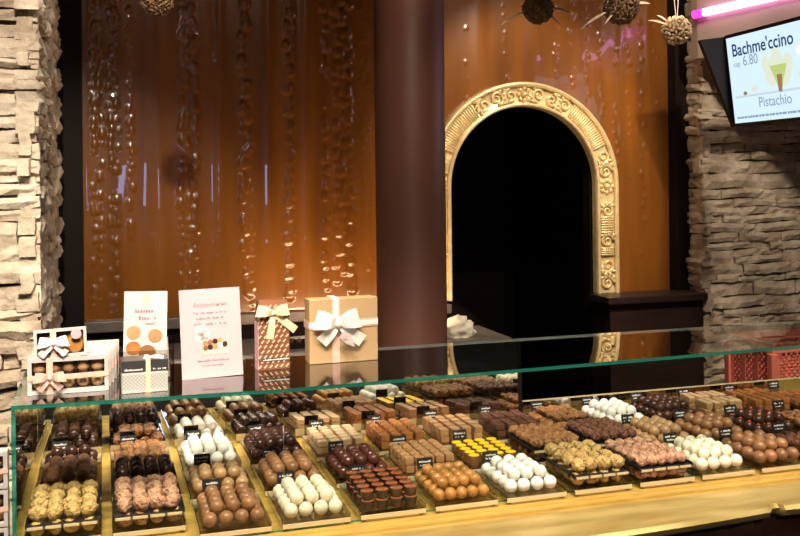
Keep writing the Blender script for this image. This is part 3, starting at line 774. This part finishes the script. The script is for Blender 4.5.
# smaller box with a gold shape, resting on the front boxes
t = thing('small_gift_box', 'small white window box with a bow and pink sticker, on top of the praline boxes', 'gift box', (-.0695, 1.696, ZG+.0602), 0, None, rot=(-.10, -.035, 0))
W, H, D, f = .083, .047, .022, .0045
b = MB(); b.box(-W/2, W/2, 0, D, 0, f); b.box(-W/2, W/2, 0, D, H-f, H); b.box(-W/2, -W/2+f, 0, D, f, H-f); b.box(W/2-f, W/2, 0, D, f, H-f); b.build('carton', 'carton_white', t)
b = MB(); b.box(-W/2+f, W/2-f, .015, .021, f, H-f); b.build('insert', 'chocpanel', t)
b = MB(); b.ico(.0145, (.022,.010,H*.42), 3, (1,.35,1.02)); b.ico(.006, (.013,.010,H*.70), 2, (1,.5,1)); b.ico(.006, (.031,.010,H*.70), 2, (1,.5,1)); b.build('gold_biscuit', 'caramel_choc', t, smooth=True)
b = MB(); b.ico(.013, (-.016,.010,H*.5), 3, (1,.4,1)); b.build('praline', 'tan_choc', t, smooth=True)
b = MB(); b.lathe([(.0085,0), (.0085,.0008)], 24); 
for v in b.bm.verts: v.co = Vector((v.co.x+.0255, -.0012+v.co.z, v.co.y+H*.78))
b.build('sticker', 'pink_paper', t)
b = MB(); b.strip([(-.011,-.0004,0), (-.011,-.001,H/2), (-.011,-.0004,H)], .0095, (1,0,0)); b.build('ribbon', 'ribbon_peach', t)
b = MB(); bow(b, (-.011,-.002,H*.52), .023, .012, -.2, ((-.9,-.85),(.85,-.85))); b.build('bow', 'ribbon_white', t, smooth=True, sharp=50)

# brochure holder and its brochures
t = thing('brochure_holder', 'clear acrylic brochure holder behind the silver box', 'holder', (.072, 1.760, ZG), -.10)
b = MB(); b.box(-.047, .047, -.020, -.018, .0, .055); b.box(-.047, .047, .016, .018, 0, .075); b.box(-.047, -.045, -.018, .016, 0, .055); b.box(.045, .047, -.018, .016, 0, .055); b.box(-.047, .047, -.018, .016, 0, .002); b.build('shell', 'acrylic', t)
for k in range(2):
    ti = Matrix.Translation((-.004+.006*k, -.014+.012*k, .0025)) @ Matrix.Rotation(.02-.07*k, 4, 'Y') @ Matrix.Rotation(-.10, 4, 'X')
    t = thing('brochure', ('white brochure with printed praline pictures, front one in the acrylic holder' if k == 0 else 'white brochure tucked behind the printed one in the acrylic holder'), 'brochure', (.072, 1.760, ZG), -.10)
    b = MB(); b.box(-.037, .037, -.001, .001, 0, .155-.0*k if k == 0 else .070, m=ti); b.build('leaflet', 'carton_white', t)
    if k: continue
    b = MB(); rr_ = random.Random(3); scribble(b, -.018, .020, .118, .007, -.0012, rr_, .1); scribble(b, -.012, .018, .105, .007, -.0012, rr_, .1); scribble(b, .000, .020, .097, .004, -.0012, rr_, .1)
    for v in b.bm.verts: v.co = ti @ v.co
    b.build('print', 'printgrey', t)
    b = MB(); b.box(-.006, .005, -.0014, -.001, .132, .149, m=ti); b.build('emblem', 'greenleaf', t)
    for (px, pz_, r_, m_) in ((-.020,.083,.0125,'tan_choc'), (-.020,.056,.0125,'orange_cube'), (.017,.077,.0125,'tan_choc'), (.004,.047,.0150,'milk_choc')):
        b = MB(); b.lathe([(r_,0), (r_,.0005)], 20)
        for v in b.bm.verts: v.co = ti @ Vector((v.co.x+px, -.0012-v.co.z, v.co.y*.95+pz_))
        b.build('praline_picture', m_, t)

# silver box with dark lid
t = thing('silver_gift_box', 'small silver lattice box with a grey-black lid and cream ribbon, front of the glass top', 'gift box', (.064, 1.655, ZG), .03)
W, H, D = .074, .054, .045
b = MB(); b.box(-W/2, W/2, 0, D, 0, H*.66, bevel=.001); bx_ = b.build('body', 'silver', t)
b = MB()
for i in range(-6, 13):
    for sg in (1, -1):
        pts = []
        for q in range(13):
            x = -W/2+W*q/12; z = (i+.0)*.0062+sg*(x)*1.0
            if 0 <= z <= H*.65: pts.append((x, -.0003, z))
        if len(pts) > 1: b.strip(pts, .0012, (1,0,-sg))
b.build('lattice_print', 'silverdark', t)
b = MB(); b.box(-W/2-.0012, W/2+.0012, -.0012, D+.0012, H*.66, H, bevel=.001); ld = b.build('lid', 'lid_black', t)
b = MB(); rr_ = random.Random(9); scribble(b, -W/2+.004, -.004, H*.69, .004, -.0012, rr_, .08); scribble(b, .008, W/2-.003, H*.69, .004, -.0012, rr_, .08); b.build('lid_print', 'chalk', ld)
b = MB(); b.strip([(.005,-.0016,0), (.005,-.0022,H*.5), (.005,-.0018,H), (.005,.004,H+.001), (.005,D,H+.0008)], .0075, (1,0,0)); b.build('ribbon', 'ribbon_cream', t)
b = MB(); b.strip([(-.002,.012,H+.001), (.012,.004,H+.004), (.030,.002,H+.001)], [.004,.009,.007], (0,1,.3)); b.strip([(.005,.004,H+.001), (.018,.010,H+.005), (.032,.018,H+.001)], [.004,.008,.006], (0,1,.3)); b.build('bow', 'carton_white', t)

# pink sign
t = thing('pink_sign', 'pale pink price sign with a printed box of pralines, standing on the glass top', 'sign', (.185, 1.742, ZG), .05)
ti = Matrix.Rotation(-.12, 4, 'X') @ Matrix.Rotation(-.015, 4, 'Y')
SW, SH = .1085, .158
b = MB(); b.box(-SW/2, SW/2, -.0012, .0012, 0, SH, m=ti); b.build('panel', 'pink_paper', t)
b = MB(); b.slab([(-.03,.0145,.10), (.03,.0145,.10), (.03,.050,0), (-.03,.050,0)], (0,.0015,.0005)); b.build('prop', 'pink_paper', t)
text('Bonbonnieren', .0105, 'heading', 'printgrey', t, ti @ Vector((.0,-.0016,.1295)), (PI/2-.12,-.015,0), .0002)
b = MB(); rr_ = random.Random(12)
for z in (.1135,.1035,.0935): scribble(b, -.030, .028, z, .0042, -.0013, rr_, .16)
for v in b.bm.verts: v.co = ti @ v.co
b.build('price_lines', 'printgrey', t)
b = MB(); scribble(b, -.026, .030, .0285, .0036, -.0013, rr_, .12); scribble(b, -.018, .020, .0205, .0025, -.0013, rr_, .2)
for v in b.bm.verts: v.co = ti @ v.co
b.build('footer_lines', 'printgrey', t)
b = MB(); b.box(-.016, .030, -.0018, -.0012, .041, .0475, m=ti); b.box(-.016, -.0145, -.0018, -.0012, .0475, .062, m=ti); b.box(.0285, .030, -.0018, -.0012, .0475, .074, m=ti); b.build('box_picture', 'ribbon_cream', t)
for i in range(9):
    b = MB(); b.lathe([(.0048,0), (.0048,.0004)], 14); px, pz_ = -.0115+(i % 5)*.0088, .0525+(i//5)*.0085+ (i % 5)*.0012
    for v in b.bm.verts: v.co = ti @ Vector((v.co.x+px, -.0014-v.co.z, v.co.y+pz_))
    b.build('praline_picture', ['milk_choc','dark_choc','tan_choc'][i % 3] if i != 3 else 'ivory_choc', t)
b = MB()
for (px, pz_, r_) in ((-.018,.085,.011), (-.010,.076,.009), (-.021,.073,.009), (-.013,.066,.008)):
    n0 = len(b.bm.verts); b.bm.verts.ensure_lookup_table(); b.lathe([(r_,0), (r_,.0003)], 16); b.bm.verts.ensure_lookup_table()
    for v in b.bm.verts[n0:]: v.co = ti @ Vector((v.co.x+px, -.0013-v.co.z, v.co.y+pz_))
b.build('flower_picture', 'carton_white', t)

# printed brown bag
t = thing('gift_bag', 'brown gift bag with cream dashes and a cream bow, beside the tan box', 'gift bag', (.300, 1.790, ZG), .10)
b = MB(); wv = [(-.029,-.016), (.029,-.016), (.029,.016), (-.029,.016)]
lo = [b.bm.verts.new((x, y, 0)) for x, y in wv]; mid = [b.bm.verts.new((x*1.0, y, .10)) for x, y in wv]; hi = [b.bm.verts.new((x*.93, y*.45, .128)) for x, y in wv]
for A, B_ in ((lo, mid), (mid, hi)):
    for i in range(4): b.bm.faces.new((A[i], A[(i+1) % 4], B_[(i+1) % 4], B_[i]))
b.bm.faces.new(lo[::-1]); b.bm.faces.new(hi); b.build('body', 'bag_brown', t)
b = MB()
for r_ in range(13):
    for c_ in range(6):
        x = -.028+c_*.0104+(r_ % 2)*.0052; z = .006+r_*.0092
        if x > .024: continue
        b.strip([(x-.0022,-.0165 if z < .1 else -.0165+(z-.1)*.30,z-.0022), (x+.0030,-.0165 if z < .1 else -.0165+(z-.1)*.30,z+.0030)], .0028, (1,0,-1), .0004)
b.build('dash_print', 'bag_dash', t)
b = MB(); b.box(-.0302, -.0292, -.013, .013, .0, .088); b.build('side_gusset', 'ribbon_pink', t)
b = MB(); b.box(-.024, .029, -.0172, -.0164, .016, .0215); bd = b.build('band', 'lid_black', t)
b = MB(); rr_ = random.Random(2); scribble(b, -.022, .028, .0175, .0028, -.0172, rr_, .1); b.build('band_print', 'chalk', bd)
b = MB(); bow(b, (-.002,-.012,.105), .030, .014, -.12, ((-.25,-1.75),(1.45,-1.15))); b.build('bow', 'ribbon_cream', t, smooth=True, sharp=50)

# tan box
t = thing('tan_gift_box', 'square tan gift box with a white bow and tag, nearest the column', 'gift box', (.4405, 1.798, ZG), .03)
W, H, D = .136, .123, .042
b = MB(); b.box(-W/2, W/2, 0, D*.45, 0, H, bevel=.0012); b.build('lid', 'carton_tan', t)
b = MB(); b.box(-W/2+.0008, W/2-.0008, D*.45, D, .0008, H-.0008, bevel=.001); b.build('base', 'carton_tan_side', t)
b = MB(); x = -.016; b.strip([(x,-.0006,.0005), (x,-.0014,H/2), (x,-.0006,H-.001), (x,.004,H+.0008), (x,D,H+.0006)], .015, (1,0,0)); b.strip([(-W/2-.0008,D,H*.60), (-W/2-.0008,.002,H*.60), (-W/2+.001,-.0010,H*.60), (0,-.0016,H*.60), (W/2,-.0009,H*.61)], .015, (0,0,1)); b.build('ribbon', 'ribbon_peach', t)
b = MB(); x = -.016; b.strip([(-W/2-.001,-.0014,H*.60), (0,-.0022,H*.60), (W/2,-.0015,H*.61)], .009, (0,0,1)); b.strip([(x,-.0014,H*.55), (x,-.0014,H-.001), (x,.002,H+.0014), (x,D,H+.0012)], .009, (1,0,0)); b.build('ribbon', 'ribbon_white', t)
b = MB(); bow(b, (x+.002,-.003,H*.62), .043, .024, -.08, ((-.75,-.8),(1.15,-.85))); b.build('bow', 'ribbon_white', t, smooth=True, sharp=50)
b = MB(); b.slab([(-.006,-.014,H*.50), (.010,-.015,H*.45), (.017,-.015,H*.25), (.000,-.0135,H*.31), (-.013,-.012,H*.41)], (0,-.0008,0)); tg = b.build('gift_tag', 'carton_white', t)
b = MB(); b.lathe([(.0042,0), (.0042,.0004)], 14)
for v in b.bm.verts: v.co = Vector((v.co.x-.001, -.0155-v.co.z, v.co.y*1.2+H*.42))
b.build('tag_print', 'ribbon_pink', tg)

# ------------------------------------------------------------------ things on the back counter
ZC = rel(-.60)+.0005
b = MB(); vs = b.ico(1, (0,0,0), 4)
for v in vs:
    n = v.co.normalized(); k = 1+.28*noise.noise((n.x*2.2, n.y*2.2, n.z*2.2+4))+.12*noise.noise((n.x*6, n.y*6, n.z*6))
    v.co = Vector((n.x*.066*k, n.y*.05*k, max(n.z*.055*k+.022, 0)))
o = b.build('folded_cloth', 'cloth', smooth=True, loc=(1.292, 3.44, ZC)); tag(o, 'crumpled cream cloth on the back counter right of the column', 'cloth')
b = MB(); b.box(-.03, .03, -.03, .03, 0, .025, bevel=.001); o = b.build('paper_stack', 'carton_white', loc=(.985, 3.45, ZC)); tag(o, 'small stack of white paper left of the column', 'paper')
b = MB(); b.box(-.035, .035, -.02, .02, 0, .004); o = b.build('paper_slip', 'carton_white', loc=(.715, 3.62, ZC), rot=(.0,0,.3)); tag(o, 'white paper slip on the back counter behind the gift bag', 'paper')
t = thing('counter_tray', 'dark low tray of pralines on the back counter between the gift bag and tan box', 'tray', (.63, 3.44, ZC))
b = MB(); b.box(-.075, .075, -.05, .05, 0, .004); b.box(-.075, .075, -.05, -.047, .004, .018); b.box(-.075, .075, .047, .05, .004, .018); b.box(-.075, -.072, -.047, .047, .004, .018); b.box(.072, .075, -.047, .047, .004, .018); b.build('body', 'blackwood', t)
for i in range(4): choc('plum', .63-.045+.03*i, 3.44, ZC+.0045, 'dark ruby truffle in the low tray on the back counter', 'truffles on the back counter')

# ------------------------------------------------------------------ pink crate on a dark stand behind the counter's right end
st = thing('crate_stand', 'dark stand carrying the salmon plastic crate', 'stand', (2.372, 2.877, 0))
b = MB(); b.box(-.21, .24, -.13, .16, 0, .76); b.build('body', 'blackwood', st)
b = MB(); b.box(-.22, .25, -.14, .17, .76, .78, bevel=.003); b.build('top', 'darkwood', st)
CX, CY, CZ = (2.00, 2.48), (2.71, 3.03), (.7805, rel(-.572))
t = thing('plastic_crate', 'salmon pink plastic crate with lattice sides behind the right end of the counter', 'crate', (2.372, 2.877, CZ[0]), 0)
hx, hy, H = .192, .118, CZ[1]-CZ[0]
b = MB(); b.box(-hx, hx, -hy, hy, 0, .008); b.build('base', 'crate', t)
b = MB()
for (x0, x1, y0, y1) in ((-hx-.008, hx+.008, -hy-.008, -hy+.008), (-hx-.008, hx+.008, hy-.008, hy+.008), (-hx-.008, -hx+.008, -hy+.008, hy-.008), (hx-.008, hx+.008, -hy+.008, hy-.008)): b.box(x0, x1, y0, y1, H-.035, H, bevel=.002)
b.build('rim', 'crate', t)
for sx in (-1, 1):
    for sy in (-1, 1):
        b = MB(); b.box(sx*hx-.014, sx*hx+.014, sy*hy-.014, sy*hy+.014, .0, H-.035, bevel=.004); b.build('corner_post', 'crate', t)
def lattice(a0, a1, fixed, axis):
    mb = MB(); st_ = .0225; h0, h1 = .010, H-.036
    P = lambda a, z: (a, fixed, z) if axis == 'x' else (fixed, a, z)
    for sg in (1, -1):
        c = a0-(h1-h0)*1.2
        while c < a1+(h1-h0)*1.2:
            pts = []
            for q in range(25):
                z = h0+(h1-h0)*q/24; a = c+sg*(z-h0)
                if a0 <= a <= a1: pts.append(P(a, z))
            if len(pts) > 1: mb.strip(pts, 0.0060, (1,0,-sg) if axis == 'x' else (0,1,-sg), .004)
            c += st_
    n = 3
    for i in range(n+1):
        a = a0+(a1-a0)*i/n; w = .011
        if axis == 'x': mb.box(a-w, a+w, fixed-.004, fixed+.004, h0, h1)
        else: mb.box(fixed-.004, fixed+.004, a-w, a+w, h0, h1)
    return mb
for y in (-hy, hy): lattice(-hx+.012, hx-.012, y, 'x').build('lattice_side', 'crate', t)
for x in (-hx, hx): lattice(-hy+.012, hy-.012, x, 'y').build('lattice_side', 'crate', t)

# ------------------------------------------------------------------ soffit, pink light, screen
b = MB(); b.prism([(2.405,3.50), (2.405,3.545), (4.2,3.545), (4.2,1.6), (3.06,1.6)], rel(.50), 2.95); structure('trim_3', b, 'soffit')
nd = Vector((2.554-2.398, 3.053-3.505, .022)).normalized(); nn = Vector((-nd.y, nd.x, 0)); nn = nn if nn.x < 0 else -nn
P0 = Vector((2.400, 3.500, rel(.683)))+nn*.016
t = thing('led_light', 'pink glowing light bar on the beige soffit above the screen', 'light', P0)
b = MB(); b.tube([nd*.05, nd*1.6], .017, 10); b.build('tube', 'neon', t, smooth=True)
b = MB(); b.tube([nd*.0, nd*.05], .017, 10); b.build('end_cap', 'neon_end', t, smooth=True)

t = thing('menu_screen', 'black tilted menu screen advertising a pistachio drink, in front of the stone wall', 'screen', (2.347, 3.20, rel(.372)))
Rm = Matrix.Rotation(math.radians(176.6)+PI/2-PI, 4, 'Z')
# local frame: u runs from the far edge towards the viewer, n faces the room (-x), v runs up the tilted face
ang = math.radians(3.4); U = Vector((-math.sin(ang)*1, -math.cos(ang), 0)); tl = math.radians(6.5)
N0 = Vector((-math.cos(ang), math.sin(ang), 0)); V_ = (Vector((0,0,1))*math.cos(tl)+N0*math.sin(tl)); N_ = (N0*math.cos(tl)-Vector((0,0,1))*math.sin(tl))
T = Matrix(((U.x, V_.x, N_.x, 0), (U.y, V_.y, N_.y, 0), (U.z, V_.z, N_.z, 0), (0,0,0,1)))
def sbox(name, m, u0, u1, v0, v1, n0, n1, par):
    b = MB(); b.box(u0, u1, v0, v1, n0, n1, m=T); return b.build(name, m, par)
SHh = .166
hs = sbox('housing', 'plastic_black', -.012, .64, -SHh-.012, SHh+.014, -.045, -.002, t)
sc_ = sbox('display', 'screen', 0, .625, -SHh, SHh, -.003, 0, t)
trot = T.to_euler()
def stext(body, size, m, u, v, bold=0, al='LEFT'):
    return text(body, size, 'lettering', m, sc_, T @ Vector((u, v, .0008)), trot, .0002, bold, al)
stext("Bachme'ccino", .068, 'screen_navy', .030, .112, .0009)
stext('cup', .030, 'screen_blue', .034, .060); stext('6.80', .056, 'screen_blue', .094, .066)
stext('Pistachio', .055, 'screen_blue', .165, -.098)
b = MB(); rr_ = random.Random(31); x = .02
while x < .6:
    w = rr_.uniform(.012, .03); b.box(x, x+w*.8, -.150, -.142, .0004, .0010, m=T); x += w
b.build('small_print', 'screen_blue', sc_)
sbox('table_picture', 'screen_pale', .02, .6, -.070, -.062, .0004, .0008, sc_)
b = MB()
for (u, v, r_) in ((.26,.005,.05), (.33,.0,.05), (.295,.045,.045), (.36,.03,.035), (.23,.04,.03)):
    n0 = len(b.bm.verts); b.lathe([(r_,.0004), (r_,.0010)], 20); b.bm.verts.ensure_lookup_table()
    for v2 in b.bm.verts[n0:]: v2.co = T @ Vector((v2.co.x*.8+u, v2.co.y+v, v2.co.z))
b.build('cream_picture', 'screen_cream', sc_)
b = MB(); b.slab([T @ Vector(p) for p in ((.255,.03,.0012), (.355,.03,.0012), (.325,-.03,.0012), (.312,-.065,.0012), (.295,-.065,.0012), (.285,-.03,.0012))], N_*.0004); b.build('glass_picture', 'screen_green', sc_)
b = MB(); b.slab([T @ Vector(p) for p in ((.292,-.005,.0018), (.322,-.005,.0018), (.315,-.068,.0018), (.296,-.068,.0018))], N_*.0004); b.build('glass_picture', 'screen_brown', sc_)
for (u, v, r_, m_) in ((.09,-.055,.012,'screen_brown'), (.15,-.042,.022,'screen_cream'), (.44,-.02,.03,'screen_cream'), (.47,-.035,.02,'screen_brown'), (.44,.065,.03,'screen_white')):
    b = MB(); b.lathe([(r_,.0010), (r_,.0014)], 16)
    for v2 in b.bm.verts: v2.co = T @ Vector((v2.co.x+u, v2.co.y*.6+v, v2.co.z))
    b.build('nut_picture', m_, sc_)
b = MB(); q = [(2.226-2.347,.02,.160), (.0,.02,.178), (.036,.02,-.170), (.030,.02,-.178)]
b.slab(q, (0,.02,0)); b.box(.03,.33,-.08,-.04,.03,.10); b.box(.27,.33,-.04,.37,.03,.10); b.build('wall_bracket', 'plastic_black', t)

# ------------------------------------------------------------------ hanging balls
def ball(x, y, z, r, label, m, seed, leaves, top=2.94):
    t = thing('hanging_ball', label, 'decoration', (x, y, z), 0, 'balls hung on twine')
    rnd = random.Random(seed); b = MB(); b.ico(r*.86, (0,0,0), 3)
    b.build('core', 'bean', t, smooth=True)
    b = MB(); n = 190 if m == 'bean' else 120; k_ = 1 if m == 'bean' else 1.45
    for i in range(n):
        zz = 1-2*(i+.5)/n; a = i*2.39996; rr_ = math.sqrt(1-zz*zz); nrm = Vector((rr_*math.cos(a), rr_*math.sin(a), zz))
        tn = nrm.orthogonal().normalized(); tn.rotate(Matrix.Rotation(rnd.uniform(0, 6.28), 3, nrm)); dd = (tn+nrm*rnd.uniform(0, .6)).normalized()*r*rnd.uniform(.14, .22)
        c = nrm*r*rnd.uniform(.88, .99); b.tube([c-dd, c, c+dd], [r*.05*k_, r*.08*k_, r*.04*k_], 5)
    b.build('chips', m, t, smooth=True)
    for (dx, dz, L, dy) in leaves:
        b = MB(); d = Vector((dx, dy, dz)).normalized(); p0 = d*r*.8
        pts = [p0+d*L*k/5+Vector((0,0,-.25*L*(k/5)**2)) for k in range(6)]; b.strip(pts, [.003,.007,.0095,.008,.005,.001], Vector((0,.5,1))); b.build('straw_leaf', 'husk', t)
    b = MB(); b.tube([(-.002,0,r*.9), (-.008,0,r*2.2), (-.0015,0,top-z)], .0012, 5); b.tube([(.002,0,r*.9), (.006,0,r*2.0), (.0015,0,top-z)], .0012, 5); b.build('twine', 'twine', t)
ball(.141, 2.6, rel(.480), .042, 'dark brown chip ball hanging high before the left panel', 'bean', 1, ())
ball(1.239, 2.6, rel(.506), .046, 'dark chip ball with straw leaves hanging above the arch, left one', 'bean', 2, ((-1,-.28,.09,0), (1,.02,.07,-.2), (.9,-.35,.06,.2)))
ball(1.520, 2.6, rel(.522), .054, 'large dark chip ball with straw leaves hanging above the arch, middle one', 'bean', 3, ((-1,-.35,.10,.1), (1,.25,.05,-.2), (-.9,-.6,.05,-.3)))
ball(1.712, 2.6, rel(.457), .044, 'pale wood chip ball on white twine, beside the right stone wall', 'beanlight', 4, ((-1,.45,.075,0), (-.6,.7,.05,.3)))

# ------------------------------------------------------------------ light (every lamp here is unseen, assumed or added)
W_ = bpy.data.worlds.new('world'); scene.world = W_; W_.use_nodes = True
W_.node_tree.nodes['Background'].inputs['Color'].default_value = (1.0,.82,.66,1); W_.node_tree.nodes['Background'].inputs['Strength'].default_value = .03
def spot(name, loc, to, power, size=60, color=(1,.84,.66), rad=.04, blend=.5):
    l = bpy.data.lights.new(name, 'SPOT'); l.energy = power; l.color = color; l.spot_size = math.radians(size); l.spot_blend = blend; l.shadow_soft_size = rad
    o = bpy.data.objects.new(name, l); COL.objects.link(o); o.location = loc
    o.rotation_euler = (Vector(to)-Vector(loc)).to_track_quat('-Z', 'Y').to_euler(); return o
def area(name, loc, to, power, sx, sy, color=(1,.84,.66)):
    l = bpy.data.lights.new(name, 'AREA'); l.shape = 'RECTANGLE'; l.size = sx; l.size_y = sy; l.energy = power; l.color = color
    o = bpy.data.objects.new(name, l); COL.objects.link(o); o.location = loc
    o.rotation_euler = (Vector(to)-Vector(loc)).to_track_quat('-Z', 'Y').to_euler(); return o
WARM = (1,.80,.60)
for i, x in enumerate((-.35, .25, .85, 1.45, 2.05)):
    spot('counter_spot', (x, .95, 2.85), (x+.08, 1.78, .96), (140, 140, 135, 100, 55)[i], 60, (1,.86,.70), .05)
spot('left_wall_spot', (-.1, .6, 2.8), (-.3, 2.42, 1.3), 230, 52, (1,.86,.70), .04)
spot('left_wall_side_spot', (.7, 2.1, 2.85), (-.15, 2.9, 1.5), 34, 52, (1,.86,.70), .04)
spot('right_wall_spot', (2.2, 1.8, 2.85), (2.75, 3.6, 1.35), 95, 60, (1,.82,.64), .04)
spot('arch_spot', (1.75, 2.0, 2.85), (1.70, 3.7, 1.60), 165, 40, WARM, .03)
spot('panel_spot', (1.95, 2.9, 2.88), (1.95, 3.72, 2.0), 16, 90, WARM, .02)  # assumed spot, added for the brighter panel above the arch
area('assumed_glow_strip', (.86, 3.40, rel(-.55)), (.88, 3.72, 1.95), 4.2, .70, .03, (1,.66,.36))  # assumed hidden strip lamp, added for the orange glow low on the panel
spot('left_panel_spot', (.85, 2.2, 2.85), (.86, 3.72, 1.22), 42, 23, WARM, .03, 1.0)  # unseen spot added to brighten the middle of the left panel
spot('glint_spot', (-.1, 1.6, 2.7), (.35, 3.72, 1.9), 2.5, 50, WARM, .010, 1.0)  # added small lamps, put in for sparkle on the panel drops
spot('glint_spot', (.9, 1.2, 2.8), (.6, 3.72, 2.0), 2.5, 50, WARM, .010, 1.0)
spot('glint_spot', (2.3, 1.6, 2.8), (2.0, 3.72, 2.0), 5, 44, WARM, .010, 1.0)
spot('column_spot', (.7, 1.6, 2.88), (.95, 2.9, 1.15), 85, 40, WARM, .03, .8)  # added spot, lifts the brown of the column
spot('crate_spot', (1.9, 2.0, 2.88), (2.35, 2.85, .95), 130, 40, WARM, .03, .8)  # spot added to brighten the plastic crate
spot('ball_spot', (1.35, 1.5, 2.75), (1.58, 2.6, 2.03), 55, 22, (1,.86,.70), .03, .6)  # extra spot added so the hanging balls come out brighter
spot('front_fill_spot', (1.1, -.5, 2.3), (1.15, 1.45, .85), 45, 40, (1,.86,.70), .05, .8)  # unseen lamp added on the customer side to brighten the carved front
area('assumed_window_light', (.3, -2.6, 1.5), (.5, 3.7, 1.4), 2.6, .25, .40, (.50,.55,1.0))  # bluish lamp added behind the camera as an assumed window, for panel reflections
spot('back_counter_spot', (1.35, 2.5, 2.85), (1.30, 3.4, .95), 75, 30, WARM, .03, .8)  # added spot that brightens the cloth beside the column

scene.view_settings.view_transform = 'Standard'; scene.view_settings.look = 'None'
scene.view_settings.exposure = 0.0; scene.view_settings.gamma = 1.0; scene.view_settings.use_curve_mapping = False
